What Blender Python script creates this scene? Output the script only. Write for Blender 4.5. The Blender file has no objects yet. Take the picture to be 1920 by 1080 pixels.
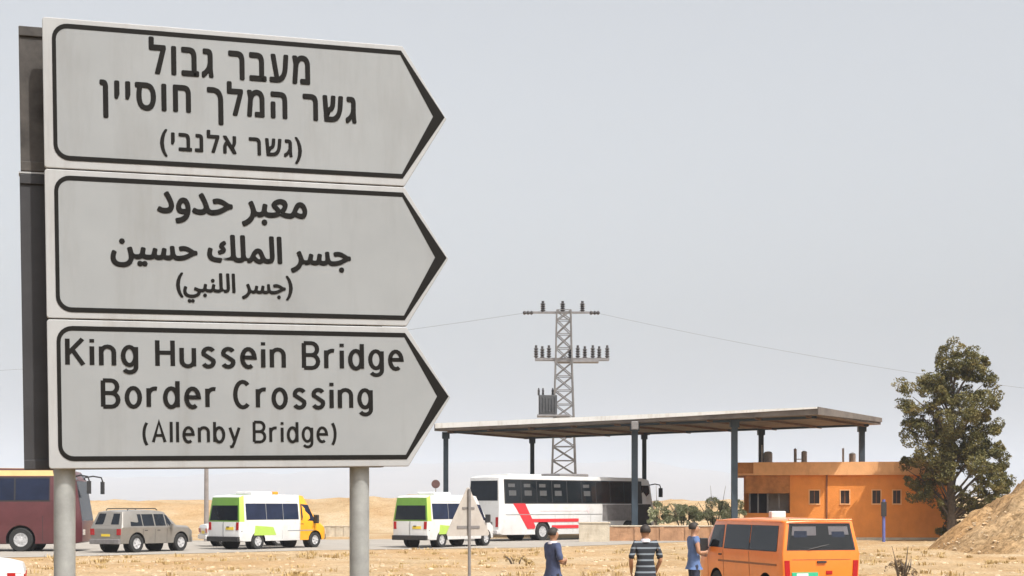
import bpy, bmesh, math, random, unicodedata
from mathutils import Vector, Matrix, noise
R = math.radians
random.seed(7)
sc = bpy.context.scene
C = sc.collection

# ---------------------------------------------------------------- camera
F, CX, HY, CAMH = 2800.0, 960.0, 947.0, 1.95      # focal length in photo pixels, centre column, horizon row, eye height
cam_d = bpy.data.cameras.new('camera'); cam = bpy.data.objects.new('camera', cam_d); C.objects.link(cam)
cam.location = (0, 0, CAMH); cam.rotation_euler = (R(90), 0, 0)
cam_d.sensor_width = 36; cam_d.lens = F/1920*36; cam_d.shift_y = (HY-540)/1920
cam_d.clip_start = 0.1; cam_d.clip_end = 20000
sc.camera = cam
# ---------------------------------------------------------------- light
SUN_AZ, SUN_EL = R(40), R(58)                      # azimuth measured from behind the camera towards the right
sdir = Vector((math.cos(SUN_EL)*math.sin(SUN_AZ), -math.cos(SUN_EL)*math.cos(SUN_AZ), math.sin(SUN_EL)))
sun_d = bpy.data.lights.new('sun', 'SUN'); sun_d.energy = 4.3; sun_d.angle = R(0.6); sun_d.color = (1, .95, .87)
sun = bpy.data.objects.new('sun', sun_d); C.objects.link(sun); sun.rotation_euler = sdir.to_track_quat('Z', 'Y').to_euler()
sun.location = (20, -20, 60)
world = bpy.data.worlds.new('World'); sc.world = world; world.use_nodes = True
wn = world.node_tree; bg = wn.nodes['Background']
sky = wn.nodes.new('ShaderNodeTexSky'); sky.sky_type = 'NISHITA'; sky.sun_disc = False
sky.sun_elevation = SUN_EL; sky.sun_rotation = math.pi - SUN_AZ
sky.air_density = 1.3; sky.dust_density = 6.0; sky.ozone_density = 1.0; sky.altitude = 0
hs = wn.nodes.new('ShaderNodeHueSaturation'); hs.inputs['Saturation'].default_value = .20; hs.inputs['Value'].default_value = 1.18
wn.links.new(sky.outputs[0], hs.inputs['Color']); wn.links.new(hs.outputs[0], bg.inputs['Color'])
bg.inputs['Strength'].default_value = 0.15
sc.view_settings.view_transform = 'Standard'; sc.view_settings.look = 'None'
sc.view_settings.exposure = 0.25; sc.view_settings.gamma = 1
sc.cycles.max_bounces = 6; sc.cycles.volume_bounces = 2

# ---------------------------------------------------------------- helpers
def at(px, py, Y):
    return Vector(((px-CX)/F*Y, Y, CAMH+(HY-py)/F*Y))
def sstep(a, b, x):
    t = min(1, max(0, (x-a)/(b-a))); return t*t*(3-2*t)
MATS = {}
def mat(name, col, rough=.6, metal=0, var=.12, scale=6, bump=0, bscale=60, spec=.5, col2=None, coat=0):
    if name in MATS: return MATS[name]
    m = bpy.data.materials.new(name); m.use_nodes = True; nt = m.node_tree; b = nt.nodes['Principled BSDF']
    b.inputs['Roughness'].default_value = rough; b.inputs['Metallic'].default_value = metal
    b.inputs['Specular IOR Level'].default_value = spec
    if coat: b.inputs['Coat Weight'].default_value = coat; b.inputs['Coat Roughness'].default_value = .12
    tc = nt.nodes.new('ShaderNodeTexCoord'); n = nt.nodes.new('ShaderNodeTexNoise')
    n.inputs['Scale'].default_value = scale; n.inputs['Detail'].default_value = 6; n.inputs['Roughness'].default_value = .65
    nt.links.new(tc.outputs['Object'], n.inputs['Vector'])
    r = nt.nodes.new('ShaderNodeValToRGB'); c = Vector(col)
    c2 = Vector(col2) if col2 else c*(1+var)
    r.color_ramp.elements[0].position = .3; r.color_ramp.elements[1].position = .7
    r.color_ramp.elements[0].color = (*(c*(1-var)), 1); r.color_ramp.elements[1].color = (*c2, 1)
    nt.links.new(n.outputs['Fac'], r.inputs['Fac']); nt.links.new(r.outputs[0], b.inputs['Base Color'])
    if bump:
        n2 = nt.nodes.new('ShaderNodeTexNoise'); n2.inputs['Scale'].default_value = bscale; n2.inputs['Detail'].default_value = 5
        nt.links.new(tc.outputs['Object'], n2.inputs['Vector'])
        bm_ = nt.nodes.new('ShaderNodeBump'); bm_.inputs['Strength'].default_value = bump; bm_.inputs['Distance'].default_value = .05
        nt.links.new(n2.outputs['Fac'], bm_.inputs['Height']); nt.links.new(bm_.outputs[0], b.inputs['Normal'])
    MATS[name] = m; return m

M = {
 'sign_white': mat('weathered_sign_sheeting', (.315,.322,.33), .55, var=.05, scale=2.5),
 'sign_face': mat('grey_sign_face', (.230,.243,.252), .55, var=.06, scale=2.5),
 'sign_black': mat('sign_black', (.010,.0095,.009), .7, var=.1, spec=.12),
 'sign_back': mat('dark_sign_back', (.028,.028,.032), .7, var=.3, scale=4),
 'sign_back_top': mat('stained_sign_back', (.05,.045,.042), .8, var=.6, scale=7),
 'galv': mat('galvanised_steel', (.29,.30,.295), .55, .25, var=.2, scale=9),
 'galv_dark': mat('canopy_shade_grey', (.2,.19,.19), .6, .3, var=.2, scale=5),
 'tri_back': mat('warning_sign_back', (.40,.37,.34), .6, .1, var=.12, scale=5),
 'tyre': mat('tyre_rubber', (.018,.018,.018), .85, var=.3, scale=20),
 'rim': mat('wheel_rim', (.55,.55,.56), .45, .25, var=.1),
 'glass': mat('dark_glass', (.010,.013,.018), .08, var=.3, scale=1.2, spec=.28),
 'glass_blue': mat('blue_tinted_glass', (.014,.02,.045), .08, var=.3, scale=1.2, spec=.28),
 'black': mat('black_plastic', (.02,.02,.022), .6, var=.2),
 'white': mat('white_paint', (.60,.60,.60), .35, var=.05, scale=2, coat=.4),
 'white_dusty': mat('dusty_white_paint', (.52,.505,.50), .45, var=.07, scale=2),
 'green': mat('green_paint', (.105,.23,.025), .35, var=.08, scale=2, coat=.4),
 'lime': mat('lime_paint', (.36,.52,.09), .35, var=.06, scale=2, coat=.4),
 'taxi_orange': mat('orange_yellow_paint', (.83,.36,.015), .35, var=.06, scale=2, coat=.4),
 'van_orange': mat('orange_van_paint', (.74,.185,.016), .32, var=.07, scale=2, coat=.5),
 'bronze': mat('bronze_grey_paint', (.235,.22,.20), .32, .35, var=.08, scale=3, coat=.5),
 'maroon': mat('maroon_paint', (.085,.022,.026), .4, var=.15, scale=1.5, coat=.3),
 'cream': mat('cream_yellow_paint', (.62,.49,.22), .4, var=.08, scale=2),
 'red': mat('red_paint', (.55,.03,.04), .4, var=.08, scale=3),
 'tail_red': mat('red_lens', (.35,.012,.015), .2, var=.1),
 'amber': mat('amber_lens', (.7,.25,.02), .25, var=.1),
 'lens': mat('clear_lens', (.6,.62,.64), .12, .3, var=.1),
 'pink': mat('pale_pink_stripe', (.72,.56,.58), .4, var=.05),
 'grey_line': mat('grey_trim', (.22,.23,.24), .5, var=.1),
 'plate': mat('white_plate', (.75,.75,.7), .5, var=.03),
 'plate_green': mat('green_plate', (.03,.40,.22), .5, var=.05),
 'plate_yellow': mat('yellow_plate', (.75,.55,.05), .5, var=.05),
 'canopy_white': mat('canopy_white_sheet', (.80,.80,.78), .6, var=.05, scale=.7),
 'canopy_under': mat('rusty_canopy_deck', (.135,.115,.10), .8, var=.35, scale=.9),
 'post_blue': mat('blue_grey_post', (.030,.048,.068), .6, var=.2, scale=2),
 'orange_wall': mat('orange_plaster', (.72,.255,.050), .85, var=.10, scale=.9, bump=.25, bscale=14),
 'orange_trim': mat('pale_orange_plaster', (.76,.40,.18), .85, var=.12, scale=.7, bump=.2, bscale=14),
 'dirty_trim': mat('stained_orange_plaster', (.42,.17,.05), .9, var=.45, scale=1.2),
 'dark_hole': mat('dark_window', (.03,.018,.016), .3, var=.3),
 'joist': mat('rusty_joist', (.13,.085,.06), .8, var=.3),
 'frame_brown': mat('brown_frame', (.26,.10,.04), .6, var=.15),
 'shop_grey': mat('grey_shutter', (.25,.23,.21), .6, var=.2, scale=3),
 'tank': mat('grey_tank', (.36,.35,.33), .55, .3, var=.25, scale=3),
 'brick': mat('brown_block_wall', (.36,.20,.11), .9, var=.25, scale=2.2, bump=.3, bscale=10),
 'concrete': mat('beige_concrete', (.47,.41,.32), .9, var=.15, scale=2.5, bump=.3, bscale=12),
 'bark': mat('grey_brown_bark', (.10,.075,.055), .95, var=.35, scale=5, bump=.6, bscale=18),
 'blue_post': mat('faded_blue_paint', (.10,.12,.33), .55, var=.15),
 'steel_lattice': mat('lattice_steel', (.15,.14,.135), .6, .3, var=.2, scale=2),
 'insul': mat('dark_insulator', (.05,.045,.045), .4, var=.3),
 'transformer': mat('transformer_grey', (.055,.055,.058), .6, var=.25, scale=3),
 'wire': mat('conductor_wire', (.12,.12,.125), .6, var=.05),
 'wood_pole': mat('weathered_pole', (.23,.20,.185), .8, var=.2, scale=4),
 'round_sign': mat('brown_red_disc', (.10,.05,.045), .6, var=.2),
 'skin': mat('skin', (.34,.18,.11), .55, var=.08, scale=12),
 'hair': mat('dark_hair', (.018,.013,.011), .7, var=.4, scale=40),
 'denim': mat('dark_denim', (.022,.028,.055), .85, var=.3, scale=14),
 'black_cloth': mat('black_cloth', (.014,.014,.016), .9, var=.3, scale=14),
 'blue_shirt': mat('light_blue_shirt', (.085,.14,.29), .85, var=.15, scale=9),
 'navy_shirt': mat('navy_shirt', (.045,.06,.125), .85, var=.25, scale=9),
 'pale_collar': mat('pale_cloth', (.45,.42,.46), .85, var=.1, scale=12),
 'shoe': mat('dark_shoe', (.02,.017,.015), .6, var=.2),
 'eye': mat('eye_white', (.6,.6,.58), .3, var=.02),
}
def coord_split(nt, axis='Z', kind='Object'):
    tc = nt.nodes.new('ShaderNodeTexCoord'); s = nt.nodes.new('ShaderNodeSeparateXYZ')
    nt.links.new(tc.outputs[kind], s.inputs[0]); return s.outputs[axis]
def striped_mat():
    m = bpy.data.materials.new('striped_knit'); m.use_nodes = True; nt = m.node_tree; b = nt.nodes['Principled BSDF']
    z = coord_split(nt); mu = nt.nodes.new('ShaderNodeMath'); mu.operation = 'MULTIPLY'; mu.inputs[1].default_value = 1/.105
    fr = nt.nodes.new('ShaderNodeMath'); fr.operation = 'FRACT'
    r = nt.nodes.new('ShaderNodeValToRGB'); r.color_ramp.interpolation = 'CONSTANT'
    r.color_ramp.elements[0].color = (.014,.017,.024,1); r.color_ramp.elements[1].position = .72; r.color_ramp.elements[1].color = (.17,.20,.235,1)
    nt.links.new(z, mu.inputs[0]); nt.links.new(mu.outputs[0], fr.inputs[0]); nt.links.new(fr.outputs[0], r.inputs[0])
    nt.links.new(r.outputs[0], b.inputs['Base Color']); b.inputs['Roughness'].default_value = .9; return m
def streak(name, amt, sx=14, sz=.7, dark=(.55,.48,.40)):
    nt=M[name].node_tree; b=nt.nodes['Principled BSDF']; src=b.inputs['Base Color'].links[0].from_socket
    tc=nt.nodes.new('ShaderNodeTexCoord'); mp=nt.nodes.new('ShaderNodeMapping'); mp.inputs['Scale'].default_value=(sx,sx,sz)
    n=nt.nodes.new('ShaderNodeTexNoise'); n.inputs['Scale'].default_value=1; n.inputs['Detail'].default_value=7; n.inputs['Roughness'].default_value=.7
    r=nt.nodes.new('ShaderNodeValToRGB'); r.color_ramp.elements[0].position=.50; r.color_ramp.elements[1].position=.78
    r.color_ramp.elements[0].color=(0,0,0,1); r.color_ramp.elements[1].color=(amt,amt,amt,1)
    mx=nt.nodes.new('ShaderNodeMixRGB'); mx.blend_type='MULTIPLY'; mx.inputs[2].default_value=(*dark,1)
    nt.links.new(tc.outputs['Object'],mp.inputs[0]); nt.links.new(mp.outputs[0],n.inputs['Vector']); nt.links.new(n.outputs['Fac'],r.inputs[0])
    nt.links.new(r.outputs[0],mx.inputs[0]); nt.links.new(src,mx.inputs[1]); nt.links.new(mx.outputs[0],b.inputs['Base Color'])
streak('sign_white',.45,9,1.1); streak('sign_face',.32,7,.9); streak('orange_wall',.40,1.3,.6,(.6,.5,.46)); streak('orange_trim',.5,1.6,.9,(.65,.56,.5))
for k in ('white','white_dusty','van_orange','bronze','maroon','taxi_orange','green'): streak(k,.55,2.2,1.6,(.70,.62,.52))
for k in ('concrete','brick','galv','tri_back','canopy_white'): streak(k,.6,3.5,.8,(.62,.55,.48))
M['stripes'] = striped_mat()
def tinted_glass(name, alpha, col):
    m = bpy.data.materials.new(name); m.use_nodes = True; nt = m.node_tree; b = nt.nodes['Principled BSDF']
    b.inputs['Base Color'].default_value = (*col, 1); b.inputs['Roughness'].default_value = .06
    t = nt.nodes.new('ShaderNodeBsdfTransparent'); mx = nt.nodes.new('ShaderNodeMixShader'); mx.inputs[0].default_value = alpha
    nt.links.new(t.outputs[0], mx.inputs[1]); nt.links.new(b.outputs[0], mx.inputs[2])
    nt.links.new(mx.outputs[0], nt.nodes['Material Output'].inputs['Surface']); return m
M['clear'] = tinted_glass('clear_window_glass', .30, (.012,.016,.02))
M['tint'] = tinted_glass('tinted_window_glass', .62, (.012,.016,.02))
def leaf_mat(name, cols, scale=.8):
    m = bpy.data.materials.new(name); m.use_nodes = True; nt = m.node_tree; b = nt.nodes['Principled BSDF']
    b.inputs['Roughness'].default_value = .65; b.inputs['Specular IOR Level'].default_value = .25
    tc = nt.nodes.new('ShaderNodeTexCoord'); n = nt.nodes.new('ShaderNodeTexNoise'); n.inputs['Scale'].default_value = scale; n.inputs['Detail'].default_value = 8
    n.inputs['Roughness'].default_value = .75
    nt.links.new(tc.outputs['Object'], n.inputs['Vector']); r = nt.nodes.new('ShaderNodeValToRGB')
    els = r.color_ramp.elements
    els[0].position = .32; els[1].position = .68
    while len(els) < len(cols): els.new(.5)
    for i, c in enumerate(cols):
        els[i].position = .32+.36*i/(len(cols)-1); els[i].color = (*c, 1)
    nt.links.new(n.outputs['Fac'], r.inputs[0]); nt.links.new(r.outputs[0], b.inputs['Base Color'])
    b.inputs['Subsurface Weight'].default_value = 0
    return m
M['leaf'] = leaf_mat('eucalyptus_leaf', [(.045,.050,.020), (.125,.112,.034), (.25,.19,.065)])
M['shrub'] = leaf_mat('shrub_leaf', [(.13,.15,.08), (.33,.35,.19), (.62,.58,.44)], 3.5)
M['drygrass'] = leaf_mat('dry_grass', [(.26,.17,.07), (.40,.28,.12), (.50,.38,.20)], .6)
M['dryshrub'] = leaf_mat('dry_shrub', [(.08,.055,.035), (.17,.12,.075), (.26,.2,.12)], 2.5)

class MB:
    def __init__(s): s.v=[]; s.f=[]; s.m=[]
    def add(s, verts, faces, mi=0):
        k=len(s.v); s.v += [tuple(p) for p in verts]
        for f in faces: s.f.append([k+i for i in f]); s.m.append(mi)
        return s
    def box(s, a, b, mi=0):
        (x0,y0,z0),(x1,y1,z1)=a,b
        return s.add([(x0,y0,z0),(x1,y0,z0),(x1,y1,z0),(x0,y1,z0),(x0,y0,z1),(x1,y0,z1),(x1,y1,z1),(x0,y1,z1)],
              [(3,2,1,0),(4,5,6,7),(0,1,5,4),(1,2,6,5),(2,3,7,6),(3,0,4,7)], mi)
    def bar(s, p, q, w, h=None, mi=0, up=Vector((0,0,1))):
        p,q=Vector(p),Vector(q); d=(q-p).normalized(); h=h or w
        if abs(d.dot(up))>.98: up=Vector((0,1,0))
        a=d.cross(up).normalized(); b=a.cross(d)
        P=[o+a*sx*w/2+b*sz*h/2 for o in (p,q) for sx,sz in ((-1,-1),(1,-1),(1,1),(-1,1))]
        return s.add(P,[(3,2,1,0),(4,5,6,7),(0,1,5,4),(1,2,6,5),(2,3,7,6),(3,0,4,7)],mi)
    def tube(s, pts, rad, n=8, mi=0, caps=True):
        pts=[Vector(p) for p in pts]; rad=rad if isinstance(rad,(list,tuple)) else [rad]*len(pts)
        rings=[]
        for i,p in enumerate(pts):
            d=(pts[min(i+1,len(pts)-1)]-pts[max(i-1,0)]).normalized()
            up=Vector((0,0,1)) if abs(d.z)<.95 else Vector((0,1,0))
            a=d.cross(up).normalized(); b=a.cross(d)
            rings.append([p+(a*math.cos(t)+b*math.sin(t))*rad[i] for t in (2*math.pi*j/n for j in range(n))])
        F_=[]
        for i in range(len(pts)-1):
            for j in range(n): F_.append((i*n+j,i*n+(j+1)%n,(i+1)*n+(j+1)%n,(i+1)*n+j))
        if caps: F_.append(tuple(range(n))[::-1]); F_.append(tuple((len(pts)-1)*n+j for j in range(n)))
        return s.add([v for r in rings for v in r],F_,mi)
    def lathe(s, prof, n=20, axis='z', o=(0,0,0), mi=0, caps=True):
        V=[]; F_=[]; o=Vector(o)
        for r,h in prof:
            for j in range(n):
                t=2*math.pi*j/n; c,d=r*math.cos(t),r*math.sin(t)
                V.append(o+Vector({'z':(c,d,h),'y':(c,h,d),'x':(h,c,d)}[axis]))
        for i in range(len(prof)-1):
            for j in range(n): F_.append((i*n+j,i*n+(j+1)%n,(i+1)*n+(j+1)%n,(i+1)*n+j))
        if caps: F_.append(tuple(range(n))[::-1]); F_.append(tuple((len(prof)-1)*n+j for j in range(n)))
        return s.add(V,F_,mi)
    def prism(s, poly, d, mi=0):
        """closed polygon of 3-D points extruded by vector d"""
        n=len(poly); d=Vector(d); P=[Vector(p) for p in poly]
        return s.add(P+[p+d for p in P],[tuple(range(n))[::-1],tuple(range(n,2*n))]+[(i,(i+1)%n,(i+1)%n+n,i+n) for i in range(n)],mi)
    def build(s, name, mats, parent=None, smooth=False, bevel=0, world=False, fix=True):
        me=bpy.data.meshes.new(name); V=s.v
        if world and parent: o_=parent.location; V=[(x-o_.x,y-o_.y,z-o_.z) for x,y,z in V]
        me.from_pydata(V,[],s.f)
        mats=mats if isinstance(mats,(list,tuple)) else [mats]
        for m in mats: me.materials.append(M[m] if isinstance(m,str) else m)
        for p,i in zip(me.polygons,s.m): p.material_index=i
        if fix:
            bm=bmesh.new(); bm.from_mesh(me); bmesh.ops.recalc_face_normals(bm,faces=bm.faces); bm.to_mesh(me); bm.free()
        o=bpy.data.objects.new(name,me); C.objects.link(o)
        if parent: o.parent=parent
        if bevel:
            b=o.modifiers.new('bevel','BEVEL'); b.width=bevel; b.segments=2; b.limit_method='ANGLE'; b.angle_limit=R(24)
        if smooth: shade(o)
        return o
def shade(o, ang=35):
    me=o.data
    for p in me.polygons: p.use_smooth=True
    try: me.set_sharp_from_angle(angle=R(ang))
    except Exception: pass
def empty(name, loc, rz=0):
    o=bpy.data.objects.new(name,None); C.objects.link(o); o.location=loc; o.rotation_euler=(0,0,rz); o.empty_display_size=.2; return o
def tag(o, label=None, cat=None, group=None, kind=None):
    if label: o['label']=label
    if cat: o['category']=cat
    if group: o['group']=group
    if kind: o['kind']=kind
    return o
def bake(o):
    dg=bpy.context.evaluated_depsgraph_get(); me=bpy.data.meshes.new_from_object(o.evaluated_get(dg)); old=o.data
    o.modifiers.clear(); o.data=me; me.name=old.name
    return o
def copy_tree(o, parent=None):
    c=o.copy(); C.objects.link(c)
    if parent: c.parent=parent
    for ch in [x for x in bpy.data.objects if x.parent is o]: copy_tree(ch,c)
    return c

# ---------------------------------------------------------------- ground, yard, hills
EDGE=[(-60,36),(-40,44),(-30,49),(-17.5,55.9),(-12,60.8),(-8.5,64.2),(-3.5,66.2),(1,68.5),(5,73),(10,80),(17,90),(30,112)]
def edge_dist(x, y):
    """positive beyond the near edge of the yard"""
    for (a,b),(c,d) in zip(EDGE,EDGE[1:]):
        if a<=x<=c: return y-(b+(d-b)*(x-a)/(c-a))
    return y-36 if x<-60 else y-112
def gz(x, y):
    z=0
    e=edge_dist(x,y)
    off=sstep(0,-2.5,e)
    z+=off*(.10*noise.noise((x*.35,y*.30,1))+.05*noise.noise((x*1.1,y*.9,4))-.03)*sstep(30,40,y)
    z-=.15*sstep(40,35,y)*sstep(3.2,4.3,x)
    b=sstep(103,121,y)*(1-.35*sstep(125,200,y))
    z+=b*(2.30+.55*noise.noise((x*.07,y*.03,2))+.30*noise.noise((x*.45,y*.2,6))+.20*noise.noise((x*1.3,y*.7,8)))
    z+=sstep(200,900,y)*2.0*noise.noise((x*.004,y*.004,3))
    return z*(1-sstep(1500,4000,y))
ys=[-20,-10,0,5,10,15,20,25,30]; y=30.
while y<80: y+=.33; ys.append(y)
while y<135: y+=.9; ys.append(y)
while y<9500: y*=1.09; ys.append(y)
NC=190
mb=MB(); V=[]
for y in ys:
    for i in range(NC+1):
        x=(i/NC*2-1)*.62*(max(y,0)+22); V.append((x,y,gz(x,y)))
mb.add(V,[(r*(NC+1)+i,r*(NC+1)+i+1,(r+1)*(NC+1)+i+1,(r+1)*(NC+1)+i) for r in range(len(ys)-1) for i in range(NC)])
def sand_mat(name, cols, gravel=.5, fine=9):
    m=bpy.data.materials.new(name); m.use_nodes=True; nt=m.node_tree; L=nt.links.new; b=nt.nodes['Principled BSDF']
    b.inputs['Roughness'].default_value=.95; b.inputs['Specular IOR Level'].default_value=.1
    tc=nt.nodes.new('ShaderNodeTexCoord')
    def nz(sc_,det,rough=.6):
        n=nt.nodes.new('ShaderNodeTexNoise'); n.inputs['Scale'].default_value=sc_; n.inputs['Detail'].default_value=det; n.inputs['Roughness'].default_value=rough
        L(tc.outputs['Object'],n.inputs['Vector']); return n
    a=nz(.25,8,.7); r=nt.nodes.new('ShaderNodeValToRGB'); e=r.color_ramp.elements
    while len(e)<len(cols): e.new(.5)
    for i,c in enumerate(cols): e[i].position=.33+.34*i/(len(cols)-1); e[i].color=(*c,1)
    L(a.outputs['Fac'],r.inputs[0])
    g=nz(fine,6,.8); r2=nt.nodes.new('ShaderNodeValToRGB'); r2.color_ramp.elements[0].position=.36; r2.color_ramp.elements[1].position=.58
    r2.color_ramp.elements[0].color=(1-gravel,1-gravel,1-gravel*1.05,1); r2.color_ramp.elements[1].color=(1,1,1,1)
    L(g.outputs['Fac'],r2.inputs[0])
    pz=nz(.09,5,.6); r3=nt.nodes.new('ShaderNodeValToRGB'); r3.color_ramp.elements[0].position=.40; r3.color_ramp.elements[1].position=.62
    r3.color_ramp.elements[0].color=(1.0,.80,.58,1); r3.color_ramp.elements[1].color=(1,1,1,1); L(pz.outputs['Fac'],r3.inputs[0])
    m0=nt.nodes.new('ShaderNodeMixRGB'); m0.blend_type='MULTIPLY'; m0.inputs[0].default_value=.5; L(r.outputs[0],m0.inputs[1]); L(r3.outputs[0],m0.inputs[2])
    mx=nt.nodes.new('ShaderNodeMixRGB'); mx.blend_type='MULTIPLY'; mx.inputs[0].default_value=1
    L(m0.outputs[0],mx.inputs[1]); L(r2.outputs[0],mx.inputs[2]); L(mx.outputs[0],b.inputs['Base Color'])
    bp=nt.nodes.new('ShaderNodeBump'); bp.inputs['Strength'].default_value=.8; bp.inputs['Distance'].default_value=.12
    h=nz(2.2,9,.75); L(h.outputs['Fac'],bp.inputs['Height']); L(bp.outputs[0],b.inputs['Normal'])
    return m
M['sand']=sand_mat('desert_sand',[(.345,.235,.125),(.43,.32,.195),(.49,.40,.285)],.48)
M['mound']=sand_mat('gravelly_earth',[(.33,.205,.10),(.42,.285,.155),(.48,.355,.22)],.6,4)
M['farhill']=sand_mat('far_ridge',[(.20,.165,.14),(.235,.195,.165),(.26,.22,.19)],.2,.004)
M['asphalt']=mat('dusty_asphalt',(.27,.245,.215),.9,var=.12,scale=.5,bump=.2,bscale=20)
M['line']=mat('worn_white_line',(.50,.48,.45),.8,var=.12,scale=2)
g=mb.build('ground','sand',smooth=True,fix=False); tag(g,kind='structure')
# dusty asphalt yard and the road that comes in from the left
def far_edge(x): return 84+.28*(x+10) if x<12 else 98
mb=MB(); N=90; xs=[-58+i*(86/N) for i in range(N+1)]
def near_y(x): return -edge_dist(x,0)
V=[]; rows=8
for x in xs:
    a=near_y(x)+.25*noise.noise((x*.8,0,9)); b_=max(a+6,far_edge(x)+.4*noise.noise((x*.5,3,9)))
    for k in range(rows+1): y=a+(b_-a)*k/rows; V.append((x,y,.012))
mb.add(V,[(i*(rows+1)+k,(i+1)*(rows+1)+k,(i+1)*(rows+1)+k+1,i*(rows+1)+k+1) for i in range(N) for k in range(rows)])
tag(mb.build('road','asphalt',fix=False),kind='structure')
mb=MB(); V=[]; xs2=[-50+i*.5 for i in range(72)]
for x in xs2: a=near_y(x)+.5; V+= [(x,a,.018),(x,a+.26,.018)]
mb.add(V,[(2*i,2*i+2,2*i+3,2*i+1) for i in range(len(xs2)-1)])
tag(mb.build('road_edge_line','line',fix=False),kind='structure')
# far ridge in the haze
mb=MB(); V=[]; NA=220
for j,(Yd,f) in enumerate(((5600,0),(6300,.45),(7100,.8),(7900,1),(8800,.7),(9800,0))):
    for i in range(NA+1):
        t=(i/NA*2-1)*.52; x=t*Yd
        prof=.62+.20*noise.noise((t*6,1.3,0))+.10*noise.noise((t*17,2.3,0))+.05*noise.noise((t*47,7,0))+.30*math.exp(-((t+.02)/.18)**2)
        V.append((x,Yd,-3+f*235*prof*(1+.12*noise.noise((t*30,j*2.,5)))))
mb.add(V,[(j*(NA+1)+i,j*(NA+1)+i+1,(j+1)*(NA+1)+i+1,(j+1)*(NA+1)+i) for j in range(5) for i in range(NA)])
tag(mb.build('hills','farhill',smooth=True,fix=False),kind='structure')
# gravel bank at the right
mb=MB(); V=[]; NX,NY=130,110
for j in range(NY+1):
    for i in range(NX+1):
        x=13.5+i*(22/NX); y=50+j*(26/NY)
        cx,cy=27.6,65; d=math.hypot((x-cx)/9.2,(y-cy)/10.0)
        h=6.6*max(0,1-d)**1.0*(1-.1*max(0,1-d))
        h+=(.42*noise.noise((x*.6,y*.6,2))+.30*noise.noise((x*1.7,y*1.7,5))+.15*noise.noise((x*4,y*4,8)))*sstep(1.05,.75,d)
        V.append((x,y,h-.12+.10*sstep(1.02,.9,d)))
mb.add(V,[(j*(NX+1)+i,j*(NX+1)+i+1,(j+1)*(NX+1)+i+1,(j+1)*(NX+1)+i) for j in range(NY) for i in range(NX)])
tag(mb.build('terrain','mound',smooth=True,fix=False),kind='structure')

# dry grass and stones
def blades(mb, x, y, z, n, hgt, spread, w=.018):
    for _ in range(n):
        a=random.uniform(0,6.283); r=spread*random.random()**.7; bx,by=x+r*math.cos(a),y+r*math.sin(a)
        h=hgt*random.uniform(.5,1.1); lean=random.uniform(.1,.6)*h; da=a+random.uniform(-.6,.6); ww=w*random.uniform(.7,1.5)
        c,s_=math.cos(da+1.57)*ww,math.sin(da+1.57)*ww
        mx,my=bx+math.cos(da)*lean*.4,by+math.sin(da)*lean*.4
        mb.add([(bx-c,by-s_,z-.02),(bx+c,by+s_,z-.02),(mx+c*.7,my+s_*.7,z+h*.6),(mx-c*.7,my-s_*.7,z+h*.6),(bx+math.cos(da)*lean,by+math.sin(da)*lean,z+h)],[(0,1,2,3),(3,2,4)])
mb=MB()
for _ in range(650):
    Y=random.uniform(38,66); X=random.uniform(-.37,.37)*Y
    if edge_dist(X,Y)>-.5: continue
    if noise.noise((X*.22,Y*.2,11))<.02 and random.random()<.75: continue
    blades(mb,X,Y,gz(X,Y),random.randint(10,26),random.uniform(.05,.17),random.uniform(.12,.45))
tag(mb.build('dry_grass','drygrass',fix=False),'sparse dry yellow grass scattered over the sandy verge','grass',kind='stuff')
M['stone']=mat('pale_stone',(.42,.32,.21),.95,var=.3,scale=1.5)
mb=MB()
def stone(mb,x,y,z,r):
    t=(1+5**.5)/2; P=[(-1,t,0),(1,t,0),(-1,-t,0),(1,-t,0),(0,-1,t),(0,1,t),(0,-1,-t),(0,1,-t),(t,0,-1),(t,0,1),(-t,0,-1),(-t,0,1)]
    Fc=[(0,11,5),(0,5,1),(0,1,7),(0,7,10),(0,10,11),(1,5,9),(5,11,4),(11,10,2),(10,7,6),(7,1,8),(3,9,4),(3,4,2),(3,2,6),(3,6,8),(3,8,9),(4,9,5),(2,4,11),(6,2,10),(8,6,7),(9,8,1)]
    mb.add([(x+p[0]*r*random.uniform(.4,.75),y+p[1]*r*random.uniform(.3,.6),z+p[2]*r*random.uniform(.25,.5)) for p in P],Fc)
for _ in range(1500):
    Y=random.uniform(38,76); X=random.uniform(-.36,.40)*Y
    if edge_dist(X,Y)>-.3: continue
    stone(mb,X,Y,gz(X,Y),random.choice((.025,.035,.05,.05,.08)))
for _ in range(700):
    x=random.uniform(16,24); y=random.uniform(51,66); d=math.hypot((x-27.6)/9.2,(y-65)/10)
    if d<1: stone(mb,x,y,6.6*max(0,1-d)*(1-.1*(1-d))-.03,random.choice((.03,.04,.04,.07)))
tag(mb.build('stones','stone',fix=False),'small pale stones strewn over the sand and bank','stones',kind='stuff')

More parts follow.
